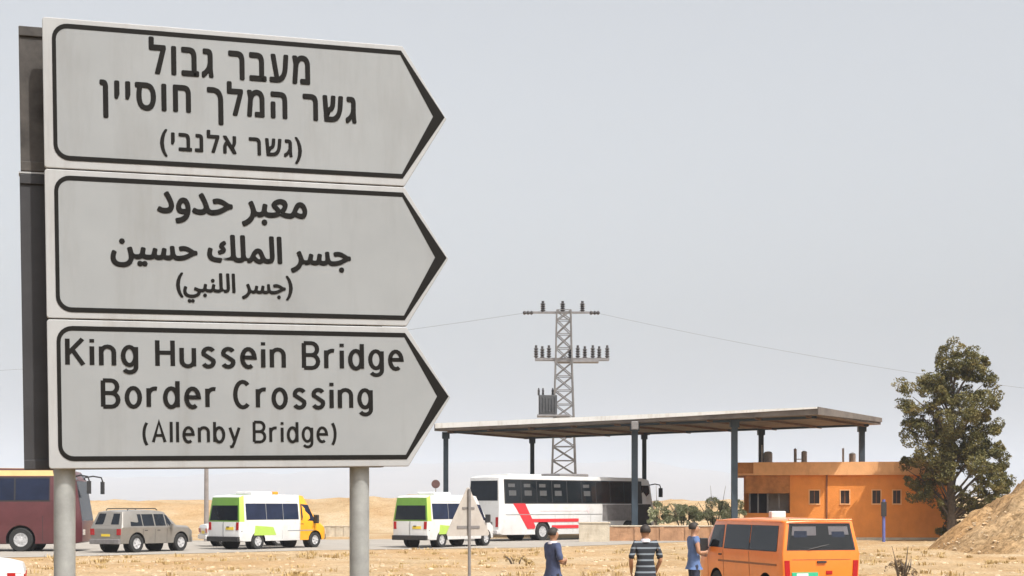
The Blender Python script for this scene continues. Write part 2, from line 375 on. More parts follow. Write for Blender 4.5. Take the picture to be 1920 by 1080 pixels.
# ---------------------------------------------------------------- direction sign
A=R(17.9); RO=R(.85)
d0=Vector((math.cos(A),math.sin(A),0)); zz=Vector((0,0,1))
SU=d0*math.cos(RO)+zz*math.sin(RO); SV=zz*math.cos(RO)-d0*math.sin(RO); SN=SU.cross(SV)      # SN points to the camera side
if SN.y>0: SN=-SN
SO=at(92,879,5.97)
def uv(px,py,off=0):
    ray=at(px,py,1)-cam.location; o=SO+SN*off; t=(o-cam.location).dot(SN)/ray.dot(SN); p=cam.location+ray*t-o
    return p.dot(SU),p.dot(SV)
def SP(u,v,n=0): return SO+SU*u+SV*v+SN*n
post_l=SP(*uv(122,900),-.078); post_r=SP(*uv(681,900),-.078)
sign=empty('direction_sign',((post_l.x+post_r.x)/2,(post_l.y+post_r.y)/2,0))
tag(sign,'large road sign of three stacked arrow boards lettered in Hebrew, Arabic and English','road sign')
for p in (post_l,post_r):
    mb=MB(); mb.tube([(p.x,p.y,-.4),(p.x,p.y,2.2),(p.x,p.y,3.82)],.0425,20); po=mb.build('post','galv',sign,smooth=True,world=True)
    mb=MB(); mb.lathe([(.0425,0),(.047,.002),(.047,.03),(.02,.045)],16,'z',(p.x,p.y,3.82)); mb.build('post_cap','black',po,smooth=True) .location=(-sign.location.x,-sign.location.y,0)
# board geometry: v range, shoulders and tip
us=1.470; tip=1.660
def rounded_arrow(v0,v1,u0,ush,utip,r,n=6):
    P=[(ush,v0)]; P.append((utip,(v0+v1)/2)); P.append((ush,v1))
    for k in range(n+1):
        a=math.pi/2+math.pi/2*k/n; P.append((u0+r+r*math.cos(a),v1-r+r*math.sin(a)))
    for k in range(n+1):
        a=math.pi+math.pi/2*k/n; P.append((u0+r+r*math.cos(a),v0+r+r*math.sin(a)))
    return P
boards=[(1.204,1.806,1.236,1.785,'upper Hebrew'),(.603,1.199,.628,1.176,'Arabic'),(0,.598,.030,.573,'English')]
LINES=[
 [('מעבר גבול',279,581,80,150,1),('גשר המלך חוסיין',187,668,152,236,1),('(גשר אלנבי)',300,566,246,301,0)],
 [('معبر حدود',294,576,364,424,1),('جسر الملك حسين',207,658,440,508,1),('(جسر اللنبي)',330,549,513,570,0)],
 [('King Hussein Bridge',122,757,637,704,1),('Border Crossing',189,699,712,780,1),('(Allenby Bridge)',267,631,786,841,0)]]
AR={}
for cp in range(0xFE80,0xFEFD):
    t=unicodedata.decomposition(chr(cp)).split()
    if len(t)==2: AR.setdefault(chr(int(t[1],16)),{})[t[0][1:-1]]=chr(cp)
def visual(s):
    out=[]
    for i,c in enumerate(s):
        if c not in AR: out.append(c); continue
        p=s[i-1] if i else ' '; n=s[i+1] if i+1<len(s) else ' '
        pj='initial' in AR.get(p,{}); nj=n in AR and 'initial' in AR[c]
        out.append(AR[c].get('medial' if pj and nj else 'final' if pj else 'initial' if nj else 'isolated',c))
    s=''.join(out)
    if any(ord(c)>0x500 for c in s): s=s[::-1].translate(str.maketrans('()',')('))
    return s
def text_verts(s, spacing=1.0):
    c=bpy.data.curves.new('lettering','FONT'); c.body=visual(s); c.space_character=spacing; c.resolution_u=3
    o=bpy.data.objects.new('lettering',c); C.objects.link(o); bpy.context.view_layer.update()
    me=bpy.data.meshes.new_from_object(o.evaluated_get(bpy.context.evaluated_depsgraph_get()))
    V=[v.co.copy() for v in me.vertices]; Fc=[tuple(p.vertices) for p in me.polygons]
    bpy.data.objects.remove(o); bpy.data.meshes.remove(me); return V,Fc
def arc(cx,cy,rx,ry,a0,a1,n=10): return [(cx+rx*math.cos(R(a0+(a1-a0)*k/n)),cy+ry*math.sin(R(a0+(a1-a0)*k/n))) for k in range(n+1)]
SH=arc(.21,.50,.21,.22,180,0,8)
GL={'K':(.50,[[(0,0),(0,1)],[(.50,1),(.0,.40)],[(.16,.58),(.52,0)]]),'H':(.52,[[(0,0),(0,1)],[(.52,0),(.52,1)],[(0,.52),(.52,.52)]]),
 'i':(0,[[(0,0),(0,.72)],[(0,.87),(0,1.0)]]),'l':(0,[[(0,0),(0,1)]]),'n':(.42,[[(0,0),(0,.72)],SH+[(.42,0)]]),
 'u':(.42,[[(.42,0),(.42,.72)],[(0,.72)]+arc(.21,.22,.21,.22,180,360,8)]),'o':(.44,[arc(.22,.36,.22,.36,0,360,20)]),
 'g':(.43,[arc(.21,.37,.21,.35,0,360,20),[(.43,.72),(.43,-.06)]+arc(.22,-.06,.21,.20,0,-150,8)]),'d':(.43,[arc(.21,.36,.21,.36,0,360,20),[(.43,0),(.43,1)]]),
 'b':(.43,[arc(.22,.36,.21,.36,0,360,20),[(0,0),(0,1)]]),'r':(.26,[[(0,0),(0,.72)],arc(.23,.46,.23,.25,180,75,7)]),
 'e':(.43,[[(.0,.38),(.43,.38)]+arc(.215,.36,.215,.36,4,305,16)]),
 's':(.38,[arc(.20,.54,.175,.175,25,200,8)+[(.08,.45),(.30,.29)]+arc(.19,.18,.18,.18,20,-155,8)]),
 'B':(.50,[[(0,.0),(0,1)],[(0,1),(.26,1)]+arc(.27,.76,.21,.24,90,-90,8)+[(0,.52)],[(.2,.52),(.28,.52)]+arc(.28,.26,.23,.26,90,-90,8)+[(0,0)]]),
 'C':(.50,[arc(.27,.5,.27,.5,48,312,18)]),'A':(.54,[[(0,0),(.27,1),(.54,0)],[(.09,.33),(.45,.33)]]),
 'y':(.44,[[(0,.72),(.22,.04)],[(.44,.72),(.20,-.03),(.12,-.22),(0,-.25)]]),'(':(.13,[arc(.38,.40,.38,.72,130,230,10)]),')':(.13,[arc(-.25,.40,.38,.72,50,-50,10)])}
GL['(']=(.13,[[(x-.0,y) for x,y in arc(.38,.40,.38,.72,130,230,10)]])
def ribbon(P,w):
    n=len(P); closed=(Vector(P[0])-Vector(P[-1])).length<1e-6 and n>3
    if closed: P=P[:-1]; n-=1
    P=[Vector((x,y)) for x,y in P]; V=[]
    for i in range(n):
        a=P[i-1] if (i or closed) else P[i]; c=P[(i+1)%n] if (i<n-1 or closed) else P[i]
        d1=(P[i]-a).normalized() if (P[i]-a).length>1e-7 else (c-P[i]).normalized(); d2=(c-P[i]).normalized() if (c-P[i]).length>1e-7 else d1
        m=Vector((-(d1+d2).y,(d1+d2).x)).normalized(); k=max(.5,m.dot(Vector((-d1.y,d1.x))))
        V+=[P[i]+m*w/2/k,P[i]-m*w/2/k]
    F_=[(2*i,2*i+1,2*((i+1)%n)+1,2*((i+1)%n)) for i in range(n if closed else n-1)]
    return V,F_
def stroke_words(s, w, gap):
    x=0; words=[[]]
    for c in s:
        if c==' ': x+=.42; words.append([]); continue
        ad,pl=GL[c]
        for p in pl: words[-1].append(ribbon([(a+x,b) for a,b in p],w))
        x+=ad+gap+w
    return [wd for wd in words if wd]
def lettering(parent, s, x0,x1,y0,y1, bold):
    latin=ord(max(s))<128
    if latin: words=stroke_words(s,.158 if bold else .142,.15)
    else: words=[[text_verts(s,1.22 if ord(max(s))<0x600 else 1.0)]]
    allv=[v for wd in words for V,_ in wd for v in V]
    ax,bx=min(v.x for v in allv),max(v.x for v in allv); ay,by=min(v.y for v in allv),max(v.y for v in allv)
    xm,ym=(x0+x1)/2,(y0+y1)/2; um,vm=uv(xm,ym); u0=uv(x0,ym)[0]; u1=uv(x1,ym)[0]
    hgt=(y1-y0)/(F/(SP(um,vm).y)); w=0 if latin else (.0047 if bold else .0030)
    sx=(u1-u0-2*w)/(bx-ax); sy=(hgt-2*w)/(by-ay)
    if not latin:                                  # one mesh per written word
        V,Fc=words[0][0]; iv=sorted((min(V[i].x for i in f),max(V[i].x for i in f),k) for k,f in enumerate(Fc)); gr=[]; end=-9
        for a,b,k in iv:
            if a-end>.2 or not gr: gr.append([])
            gr[-1].append(k); end=max(end,b)
        words=[]
        for g in gr:
            ids=sorted({i for k in g for i in Fc[k]}); mp={i:n for n,i in enumerate(ids)}; words.append([([V[i] for i in ids],[tuple(mp[i] for i in Fc[k]) for k in g])])
    for wd in words:
        mb=MB(); q=0
        for V,Fc in wd:
            for k,(dx,dy) in enumerate(((0,0),) if latin else ((0,0),(-1,0),(1,0),(0,-.9),(0,.9),(-.7,-.65),(.7,.65),(-.7,.65),(.7,-.65))):
                mb.add([SP(u0+w+(v.x-ax)*sx+dx*w, vm-hgt/2+w+(v.y-ay)*sy+dy*w,.0018+q*.0002) for v in V],Fc); q=(q+1)%9
        mb.build('lettering','sign_black',parent,fix=False)
def off(o): o.location=(-sign.location.x,-sign.location.y,-sign.location.z); return o
for (v0,v1,b0,b1,nm),lines in zip(boards,LINES):
    mb=MB(); mb.prism([SP(u,v,-.030) for u,v in rounded_arrow(v0,v1,0,us+.008,tip+.009,.012)],SN*.030)
    bo=off(mb.build('board','sign_white',sign,bevel=.003))
    outer=rounded_arrow(b0,b1,.036,us,tip,.062); t=.0195
    inner=rounded_arrow(b0+t,b1-t,.036+t*.8,us-.004,tip-.052,.045)
    n=len(outer); mb=MB()
    mb.add([SP(u,v,.0016) for u,v in outer]+[SP(u,v,.0016) for u,v in inner],[(i,(i+1)%n,(i+1)%n+n,i+n) for i in range(n)])
    mb.build('border','sign_black',bo,fix=False)
    mb=MB(); mb.add([SP(u,v,.0009) for u,v in inner],[tuple(range(n))]); mb.build('face','sign_face',bo,fix=False)
    for s,x0,x1,y0,y1,b in lines:
        lettering(bo,s,x0,x1,y0,y1,b)
    for ch in [o for o in bpy.data.objects if o.parent is bo]: ch.location=(0,0,0)
# second panel on the far side of the posts, seen from behind
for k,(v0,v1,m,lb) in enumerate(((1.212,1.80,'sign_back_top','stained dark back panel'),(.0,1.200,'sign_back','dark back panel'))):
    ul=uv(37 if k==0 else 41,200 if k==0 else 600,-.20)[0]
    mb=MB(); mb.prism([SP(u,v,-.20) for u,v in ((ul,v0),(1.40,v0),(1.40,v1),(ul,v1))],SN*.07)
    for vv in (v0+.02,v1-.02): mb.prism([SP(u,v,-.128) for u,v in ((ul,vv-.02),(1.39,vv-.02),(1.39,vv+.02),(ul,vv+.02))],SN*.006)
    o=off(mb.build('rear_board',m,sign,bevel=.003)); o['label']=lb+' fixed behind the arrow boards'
ul=uv(37,315,-.20)[0]
mb=MB(); mb.prism([SP(u,v,-.19) for u,v in ((ul-.004,1.2025),(1.3,1.2025),(1.3,1.2095),(ul-.004,1.2095))],SN*.066); off(mb.build('rear_trim','sign_white',sign))

# ---------------------------------------------------------------- vehicles
class Loft:
    """stations: (x_low, x_belt, x_top, z_low, z_belt, z_top, w_low, w_belt, w_top)"""
    def __init__(s, st): s.st=st
    def ring(s, i):
        xl,xb,xt,zl,zb,zt,wl,wb,wt=s.st[i]; cr=.03
        return [(xl,-wl,zl),(xb,-wb,zb),(xt,-wt,zt),(xt,0,zt+cr),(xt,wt,zt),(xb,wb,zb),(xl,wl,zl),(xl,0,zl)]
    def body(s, matfn=None, mats=('white',), bevel=.05, cutters=(), name='body', parent=None):
        mb=MB(); V=[]; n=len(s.st)
        for i in range(n): V+=s.ring(i)
        Fc=[(i*8+j,i*8+(j+1)%8,(i+1)*8+(j+1)%8,(i+1)*8+j) for i in range(n-1) for j in range(8)]
        for k,base in ((1,0),(-1,(n-1)*8)):
            for q in ((0,1,5,6),(1,2,4,5)): Fc.append(tuple(base+j for j in q))
            Fc.append((base+2,base+3,base+4)); Fc.append((base+6,base+7,base+0))
        mb.add(V,Fc)
        if matfn:
            mb.m=[matfn(sum((Vector(V[i]) for i in f),Vector())/len(f)) for f in Fc]
        o=mb.build(name,list(mats),parent)
        if bevel:
            b=o.modifiers.new('b','BEVEL'); b.width=bevel; b.segments=3; b.limit_method='ANGLE'; b.angle_limit=R(14); bake(o)
        if cutters:
            c=MB()
            for x,z,r,y0,y1 in cutters: c.lathe([(r,y0),(r,y1)],28,'y',(x,0,z))
            co=c.build('cut','black'); bo=o.modifiers.new('c','BOOLEAN'); bo.object=co; bo.operation='DIFFERENCE'; bo.solver='EXACT'
            bake(o); bpy.data.objects.remove(co)
        shade(o,32); return o
    def y(s, x, z):
        st=s.st
        def row(z):
            pts=[]
            for a in st:
                xl,xb,xt,zl,zb,zt,wl,wb,wt=a
                if z<=zb: t=(z-zl)/(zb-zl); pts.append((xl+(xb-xl)*t,wl+(wb-wl)*t))
                else: t=min(1,(z-zb)/max(1e-4,zt-zb)); pts.append((xb+(xt-xb)*t,wb+(wt-wb)*t))
            return pts
        p=row(z)
        for (a,wa),(b,wb) in zip(p,p[1:]):
            if a<=x<=b and b>a: return wa+(wb-wa)*(x-a)/(b-a)
        return p[0][1] if x<p[0][0] else p[-1][1]
    def side(s, poly, m, name, parent, sides=(-1,1), off=.008, th=.03):
        out=[]
        for sd in sides:
            mb=MB(); P=[(x,sd*(s.y(x,z)+off),z) for x,z in poly]; mb.prism(P,(0,-sd*th,0)); out.append(mb.build(name,m,parent))
        return out
def skin_panel(L, t, x0,x1,z0,z1, m, name, off=.012):
    xs=sorted({x0,x1}|{v for a in L.st for v in (a[1],a[2]) if x0<v<x1}|{x0+(x1-x0)*k/8 for k in range(9)}); zs=sorted({z0,z1}|{a[4] for a in L.st if z0<a[4]<z1}|{z0+(z1-z0)*k/5 for k in range(6)})
    for sd in (-1,1):
        mb=MB(); n=len(zs); mb.add([(x,sd*(L.y(x,z)+off),z) for x in xs for z in zs],[(i*n+j,(i+1)*n+j,(i+1)*n+j+1,i*n+j+1) for i in range(len(xs)-1) for j in range(n-1)]); mb.build(name,m,t)
def quad_panel(q, u0,u1,v0,v1, m, name, parent, off=.008, th=.03):
    """q: four 3-D corners (lower left, lower right, upper right, upper left)"""
    q=[Vector(p) for p in q]; n=(q[1]-q[0]).cross(q[3]-q[0]).normalized()
    f=lambda u,v: q[0].lerp(q[1],u).lerp(q[3].lerp(q[2],u),v)+n*off
    mb=MB(); mb.prism([f(u0,v0),f(u1,v0),f(u1,v1),f(u0,v1)],-n*th); return mb.build(name,m,parent)
def rear_quads(L):
    xl,xb,xt,zl,zb,zt,wl,wb,wt=L.st[0]
    low=[(xl,wl,zl),(xl,-wl,zl),(xb,-wb,zb),(xb,wb,zb)]; up=[(xb,wb,zb),(xb,-wb,zb),(xt,-wt,zt),(xt,wt,zt)]
    return low,up
def front_quads(L):
    xl,xb,xt,zl,zb,zt,wl,wb,wt=L.st[-1]
    return [(xl,-wl,zl),(xl,wl,zl),(xb,wb,zb),(xb,-wb,zb)],[(xb,-wb,zb),(xb,wb,zb),(xt,wt,zt),(xt,-wt,zt)]
def top_quad(L,i):
    """surface between top rails of station i and i+1, seen from the front (i+1 lower/in front)"""
    a,b=L.st[i],L.st[i+1]
    return [(b[2],-b[8],b[5]),(b[2],b[8],b[5]),(a[2],a[8],a[5]),(a[2],-a[8],a[5])]
def top_quad_rear(L,i):
    a,b=L.st[i],L.st[i+1]
    return [(a[2],a[8],a[5]),(a[2],-a[8],a[5]),(b[2],-b[8],b[5]),(b[2],b[8],b[5])]
def wheel(parent, x, y, r, w, sd, spokes=5, truck=False):
    we=empty('wheel',(x,y,r)); we.parent=parent
    mb=MB(); hw=w/2
    mb.lathe([(r*.60,-hw),(r*.93,-hw),(r,-hw*.7),(r,hw*.7),(r*.93,hw),(r*.60,hw),(r*.58,0),(r*.60,-hw)],28,'y',caps=False); mb.build('tyre','tyre',we,smooth=True)
    mb=MB(); o=sd*(hw-.02)
    prof=[(r*.61,0),(r*.60,.9),(r*.5,1),(r*.46,.5),(r*.2,.5),(r*.17,.9),(.01,1)]
    mb.lathe([(a,o*(.2+.8*h)) for a,h in prof],24,'y')
    for k in range(spokes if not truck else 8):
        a=2*math.pi*k/(spokes if not truck else 8); p=Vector((math.cos(a)*r*.16,o*1.01,math.sin(a)*r*.16)); q=Vector((math.cos(a)*r*.56,o*1.01,math.sin(a)*r*.56))
        mb.bar(p,q,.05 if not truck else .03,.02,up=Vector((0,1,0)))
    mb.build('rim','rim',we,smooth=True)
def wheels(parent, xs, half, r, w, truck=False):
    for x in xs:
        for sd in (-1,1): wheel(parent,x,sd*(half-w/2-.02),r,w,sd,truck=truck)
def cuts(xs, r, W): return [(x,r,r*1.22,-W,-W*.62) for x in xs]+[(x,r,r*1.22,W*.62,W) for x in xs]
def liner(parent, xs, r, W):
    """dark inner wings so that the cut arches show darkness, not paint"""
    for x in xs:
        for sd in (-1,1):
            mb=MB(); mb.lathe([(r*1.2,sd*W*.60),(r*1.2,sd*W*.63)],20,'y',(x,0,r)); mb.build('arch_liner','black',parent,smooth=True)
def place(root, corner, L, W, th, side=-1, rear=True):
    """put the vehicle so that its rear corner on the given side stands at corner (x, y); +x is forward, rear at x=0"""
    c,s_=math.cos(th),math.sin(th); ly=side*W/2
    root.location=(corner[0]-(-s_*ly),corner[1]-c*ly,root.location.z); root.rotation_euler=(0,0,th)
def mirror(parent, x, y, z, sd, s=1, m='black'):
    mb=MB(); mb.bar((x,y,z),(x+.03,y+sd*.12*s,z+.04*s),.03*s); mb.box((x-.03*s,y+sd*.12*s-.09*s,z-.08*s),(x+.07*s,y+sd*.12*s+.09*s,z+.22*s)); return mb.build('mirror',m,parent,bevel=.015)
def handle(parent, L, x, z, sd):
    mb=MB(); y=sd*(L.y(x,z)+.012); mb.box((x,min(y,y-sd*.02),z),(x+.18,max(y,y-sd*.02),z+.035)); return mb.build('door_handle','black',parent,bevel=.006)

# --- minibus
def minibus(front_orange):
    Lg,W=5.7,2.0
    t=empty('minibus',(0,0,0))
    st=[(0,.02,.14,.42,1.22,2.30,.95,.98,.84),(.30,.30,.36,.36,1.22,2.38,.97,1.0,.88),(1.0,1.0,1.0,.36,1.22,2.40,.97,1.0,.88),
        (2.6,2.6,2.6,.36,1.22,2.40,.97,1.0,.88),(3.75,3.75,3.75,.36,1.22,2.40,.97,1.0,.88),(4.15,4.15,4.05,.36,1.20,2.36,.97,1.0,.86),
        (4.95,4.95,4.88,.36,1.12,1.36,.97,.99,.84),(5.36,5.36,5.36,.38,.94,1.08,.94,.95,.80),(5.52,5.52,5.48,.42,.80,.94,.85,.86,.70)]
    L=Loft(st)
    def mf(c):
        if c.z<.37 and abs(c.y)<.9: return 4
        if c.x<.02 and c.z>1.0: return 1
        if c.x<.12 and c.z>1.0: return 1
        if c.x<.4 and c.z>1.3 and c.z<2.3: return 2
        if front_orange and c.x>3.7: return 3
        if c.x<.9 and c.z>2.36: return 1 if front_orange else 2
        return 0
    ax=(1.15,4.75); r=.36
    L.body(mf,('white','green','lime','taxi_orange','black'),.06,cuts(ax,r,W/2+.05),'body',t); liner(t,ax,r,W/2)
    wheels(t,ax,W/2,r,.22)
    low,up=rear_quads(L)
    rw=quad_panel(up,.05,.95,.06,.66,'glass','rear_window',t)
    mb=MB(); mb.box((-.012,-.012,.45),(.02,.012,1.22)); mb.build('door_seam','grey_line',t)
    quad_panel(low,.02,.10,.55,.98,'tail_red','tail_light',t,off=.012); quad_panel(low,.90,.98,.55,.98,'tail_red','tail_light',t,off=.012)
    quad_panel(low,.57,.82,.56,.72,'plate_yellow','number_plate',t,off=.012)
    mb=MB(); mb.box((-.10,-.97,.36),(.06,.97,.58)); mb.build('bumper','black',t,bevel=.03)
    mb=MB(); mb.box((5.40,-.82,.38),(5.62,.82,.62)); mb.build('bumper','black',t,bevel=.03)
    L.side([(.42,1.30),(3.66,1.30),(3.66,2.0),(.42,2.0)],'black','window_band',t,off=.003)
    for x0,x1 in ((.42,1.62),(1.66,2.66),(2.70,3.62)): L.side([(x0,1.32),(x1,1.32),(x1,2.02),(x0,2.02)],'glass_blue','side_window',t)
    L.side([(3.82,1.26),(4.78,1.22),(4.72,1.42),(4.34,1.96),(3.82,2.00)],'glass_blue','door_window',t)
    quad_panel(top_quad(L,5),.06,.94,.06,.92,'glass','windscreen',t)
    L.side([(.9,.62),(2.25,.62),(2.05,.98),(.95,1.05)],'lime','lime_panel',t,off=.004)
    L.side([(3.70,.44),(3.715,.44),(3.715,1.24),(3.70,1.24)],'grey_line','door_seam',t,off=.005)
    L.side([(2.62,.44),(2.632,.44),(2.632,1.3),(2.62,1.3)],'grey_line','door_seam',t,off=.005)
    L.side([(.12,.78),(4.6,.78),(4.6,.825),(.12,.825)],'grey_line','side_moulding',t,off=.006)
    for xx in (1.64,2.68): L.side([(xx-.012,1.30),(xx+.012,1.30),(xx+.012,2.02),(xx-.012,2.02)],'grey_line','window_bar',t,off=.012)
    L.side([(4.55,.92),(4.68,.92),(4.68,.98),(4.55,.98)],'amber','side_marker',t,off=.010)
    L.side([(.40,2.12),(3.6,2.12),(3.6,2.135),(.40,2.135)],'grey_line','roof_seam',t,off=.005)
    mb=MB(); mb.box((-.02,-.36,.98),(-.004,-.20,1.02)); mb.build('door_handle','black',t)
    for sd in (-1,1): handle(t,L,3.78,1.08,sd); mirror(t,4.62,sd*.98,1.22,sd,1.3)
    for sd in (-1,1):
        mb=MB(); mb.box((5.36,sd*.72-.13,.80),(5.50,sd*.72+.13,.97)); mb.build('headlight','lens',t,bevel=.03)
    mb=MB(); mb.box((1.2,-.5,2.40),(2.5,.5,2.55)); mb.build('roof_unit','white',t,bevel=.05)
    if front_orange:
        mb=MB(); mb.box((2.9,-.16,2.41),(3.2,.16,2.56)); mb.build('taxi_light','amber',t,bevel=.04)
    return t,Lg,W
def white_van_label(o,l): tag(o,l,'minibus','minibuses waiting on the road')
mA,Lm,Wm=minibus(True); place(mA,at(449,0,64.6).xy,Lm,Wm,R(54))
white_van_label(mA,'green, white and orange minibus seen from behind near the right sign post')
mB_,_,_=minibus(False); place(mB_,at(802,0,67.2).xy,Lm,Wm,R(57))
white_van_label(mB_,'white minibus with green rear, parked behind the triangular sign and beside the coach')

# --- SUV
def suv():
    Lg,W=4.75,1.9; t=empty('parked_car',(0,0,0))
    st=[(.06,.04,.10,.44,1.04,1.16,.86,.90,.84),(.12,.13,.34,.40,1.10,1.76,.90,.94,.70),(1.0,1.0,1.0,.38,1.10,1.82,.92,.95,.74),
        (2.3,2.3,2.25,.38,1.10,1.82,.92,.95,.74),(2.75,2.9,2.78,.38,1.09,1.76,.92,.95,.72),(3.35,3.45,3.52,.38,1.08,1.17,.92,.94,.80),
        (4.25,4.25,4.25,.40,1.04,1.13,.90,.91,.76),(4.50,4.52,4.46,.44,.88,1.02,.82,.84,.66)]
    L=Loft(st); ax=(.98,3.72); r=.40
    L.body(lambda c:1 if c.z<.41 else 0,('bronze','black'),.05,cuts(ax,r,W/2+.05),'body',t); liner(t,ax,r,W/2)
    wheels(t,ax,W/2,r,.24)
    quad_panel(top_quad_rear(L,0),.08,.92,.10,.88,'glass','rear_window',t)
    for x0,x1,a,b in ((.72,1.30,.40,.0),(1.36,2.02,0,0),(2.10,2.72,0,.0)):
        L.side([(x0+(-.12 if a else 0),1.15),(x1,1.15),(x1,1.66),(x0+(-.04 if a else 0),1.66)],'glass','side_window',t)
    L.side([(2.80,1.15),(3.22,1.15),(2.90,1.60),(2.80,1.63)],'glass','quarter_window',t)
    quad_panel(top_quad(L,4),.06,.94,.08,.92,'glass','windscreen',t)
    low,up=rear_quads(L)
    for u in ((.0,.13),(.87,1.)): quad_panel(low,u[0],u[1],.55,1.,'tail_red','tail_light',t,off=.015)
    quad_panel(low,.36,.64,.45,.62,'plate_yellow','number_plate',t,off=.012)
    mb=MB(); mb.box((-.06,-.86,.38),(.10,.86,.60)); mb.build('bumper','galv_dark',t,bevel=.03)
    mb=MB(); mb.box((4.42,-.80,.40),(4.60,.80,.62)); mb.build('bumper','galv_dark',t,bevel=.03)
    for sd in (-1,1):
        mb=MB(); mb.tube([(.7,sd*.62,1.83),(.78,sd*.62,1.90),(2.4,sd*.62,1.90),(2.5,sd*.62,1.83)],.022,8); mb.build('roof_rail','black',t,smooth=True)
        mirror(t,3.0,sd*.93,1.05,sd,.8,'bronze'); handle(t,L,1.42,.94,sd); handle(t,L,2.2,.94,sd)
        mb=MB(); mb.box((4.34,sd*.66-.14,.76),(4.52,sd*.66+.14,.92)); mb.build('headlight','lens',t,bevel=.03)
    for xx in (1.33,2.06,2.80): L.side([(xx,.42),(xx+.012,.42),(xx+.012,1.02),(xx,1.02)],'black','door_seam',t,off=.003)
    return t,Lg,W
s1,Ls,Ws=suv(); s1.scale=(.95,.95,.95); place(s1,at(227,0,60.2).xy,Ls*.95,Ws*.95,R(60))
tag(s1,'bronze grey estate car with roof rails behind the left sign post','car')

# --- white saloon
def saloon():
    Lg,W=4.4,1.75; t=empty('parked_car',(0,0,0))
    st=[(.05,.0,.04,.40,.86,1.00,.78,.82,.74),(.22,.22,.24,.32,.90,1.05,.82,.86,.72),(.42,.40,.40,.30,.92,1.07,.84,.87,.72),(1.15,1.15,1.20,.30,.92,1.40,.84,.87,.60),
        (2.2,2.2,2.15,.30,.91,1.43,.84,.87,.62),(2.55,2.55,2.45,.30,.90,1.38,.84,.87,.60),(3.15,3.2,3.3,.30,.88,.96,.84,.86,.70),(4.1,4.1,4.1,.32,.76,.86,.80,.82,.64),(4.4,4.4,4.34,.38,.62,.74,.68,.70,.52)]
    L=Loft(st); ax=(.85,3.45); r=.31
    L.body(lambda c:1 if c.z<.33 else 0,('white','black'),.045,cuts(ax,r,W/2+.05),'body',t); liner(t,ax,r,W/2)
    wheels(t,ax,W/2,r,.2)
    quad_panel(top_quad_rear(L,2),.06,.94,.06,.92,'glass_blue','rear_window',t); quad_panel(top_quad(L,5),.06,.94,.08,.92,'glass','windscreen',t)
    L.side([(.85,.96),(1.75,.96),(1.75,1.33),(1.22,1.33)],'glass','side_window',t); L.side([(1.81,.96),(2.62,.96),(2.42,1.32),(1.81,1.33)],'glass','side_window',t)
    low,up=rear_quads(L)
    for u in ((0,.2),(.8,1)): quad_panel(low,u[0],u[1],.55,1.,'tail_red','tail_light',t,off=.012)
    L.side([(.06,.72),(.26,.72),(.26,.88),(.05,.88)],'tail_red','tail_light',t,off=.008)
    quad_panel(low,.33,.67,.45,.75,'plate_yellow','number_plate',t,off=.012)
    mb=MB(); mb.box((-.06,-.78,.36),(.10,.78,.56)); mb.build('bumper','white',t,bevel=.03)
    mb=MB(); mb.box((4.28,-.66,.36),(4.46,.66,.54)); mb.build('bumper','white',t,bevel=.03)
    for sd in (-1,1):
        mirror(t,2.75,sd*.86,.93,sd,.7,'white'); handle(t,L,1.5,.84,sd); handle(t,L,2.4,.84,sd)
        mb=MB(); mb.box((4.18,sd*.56-.13,.62),(4.37,sd*.56+.13,.76)); mb.build('headlight','lens',t,bevel=.03)
    return t,Lg,W
w1,Lw,Ww=saloon(); place(w1,(at(46,0,23.6).x,23.6),Lw,Ww,R(197),side=1)
tag(w1,'white saloon with red tail light cut off at the bottom left corner','car','white saloons')
w2=copy_tree(w1); place(w2,at(372,0,71).xy,Lw,Ww,R(25),side=1)
tag(w2,'white saloon mostly hidden behind the green, white and orange minibus','car','white saloons')

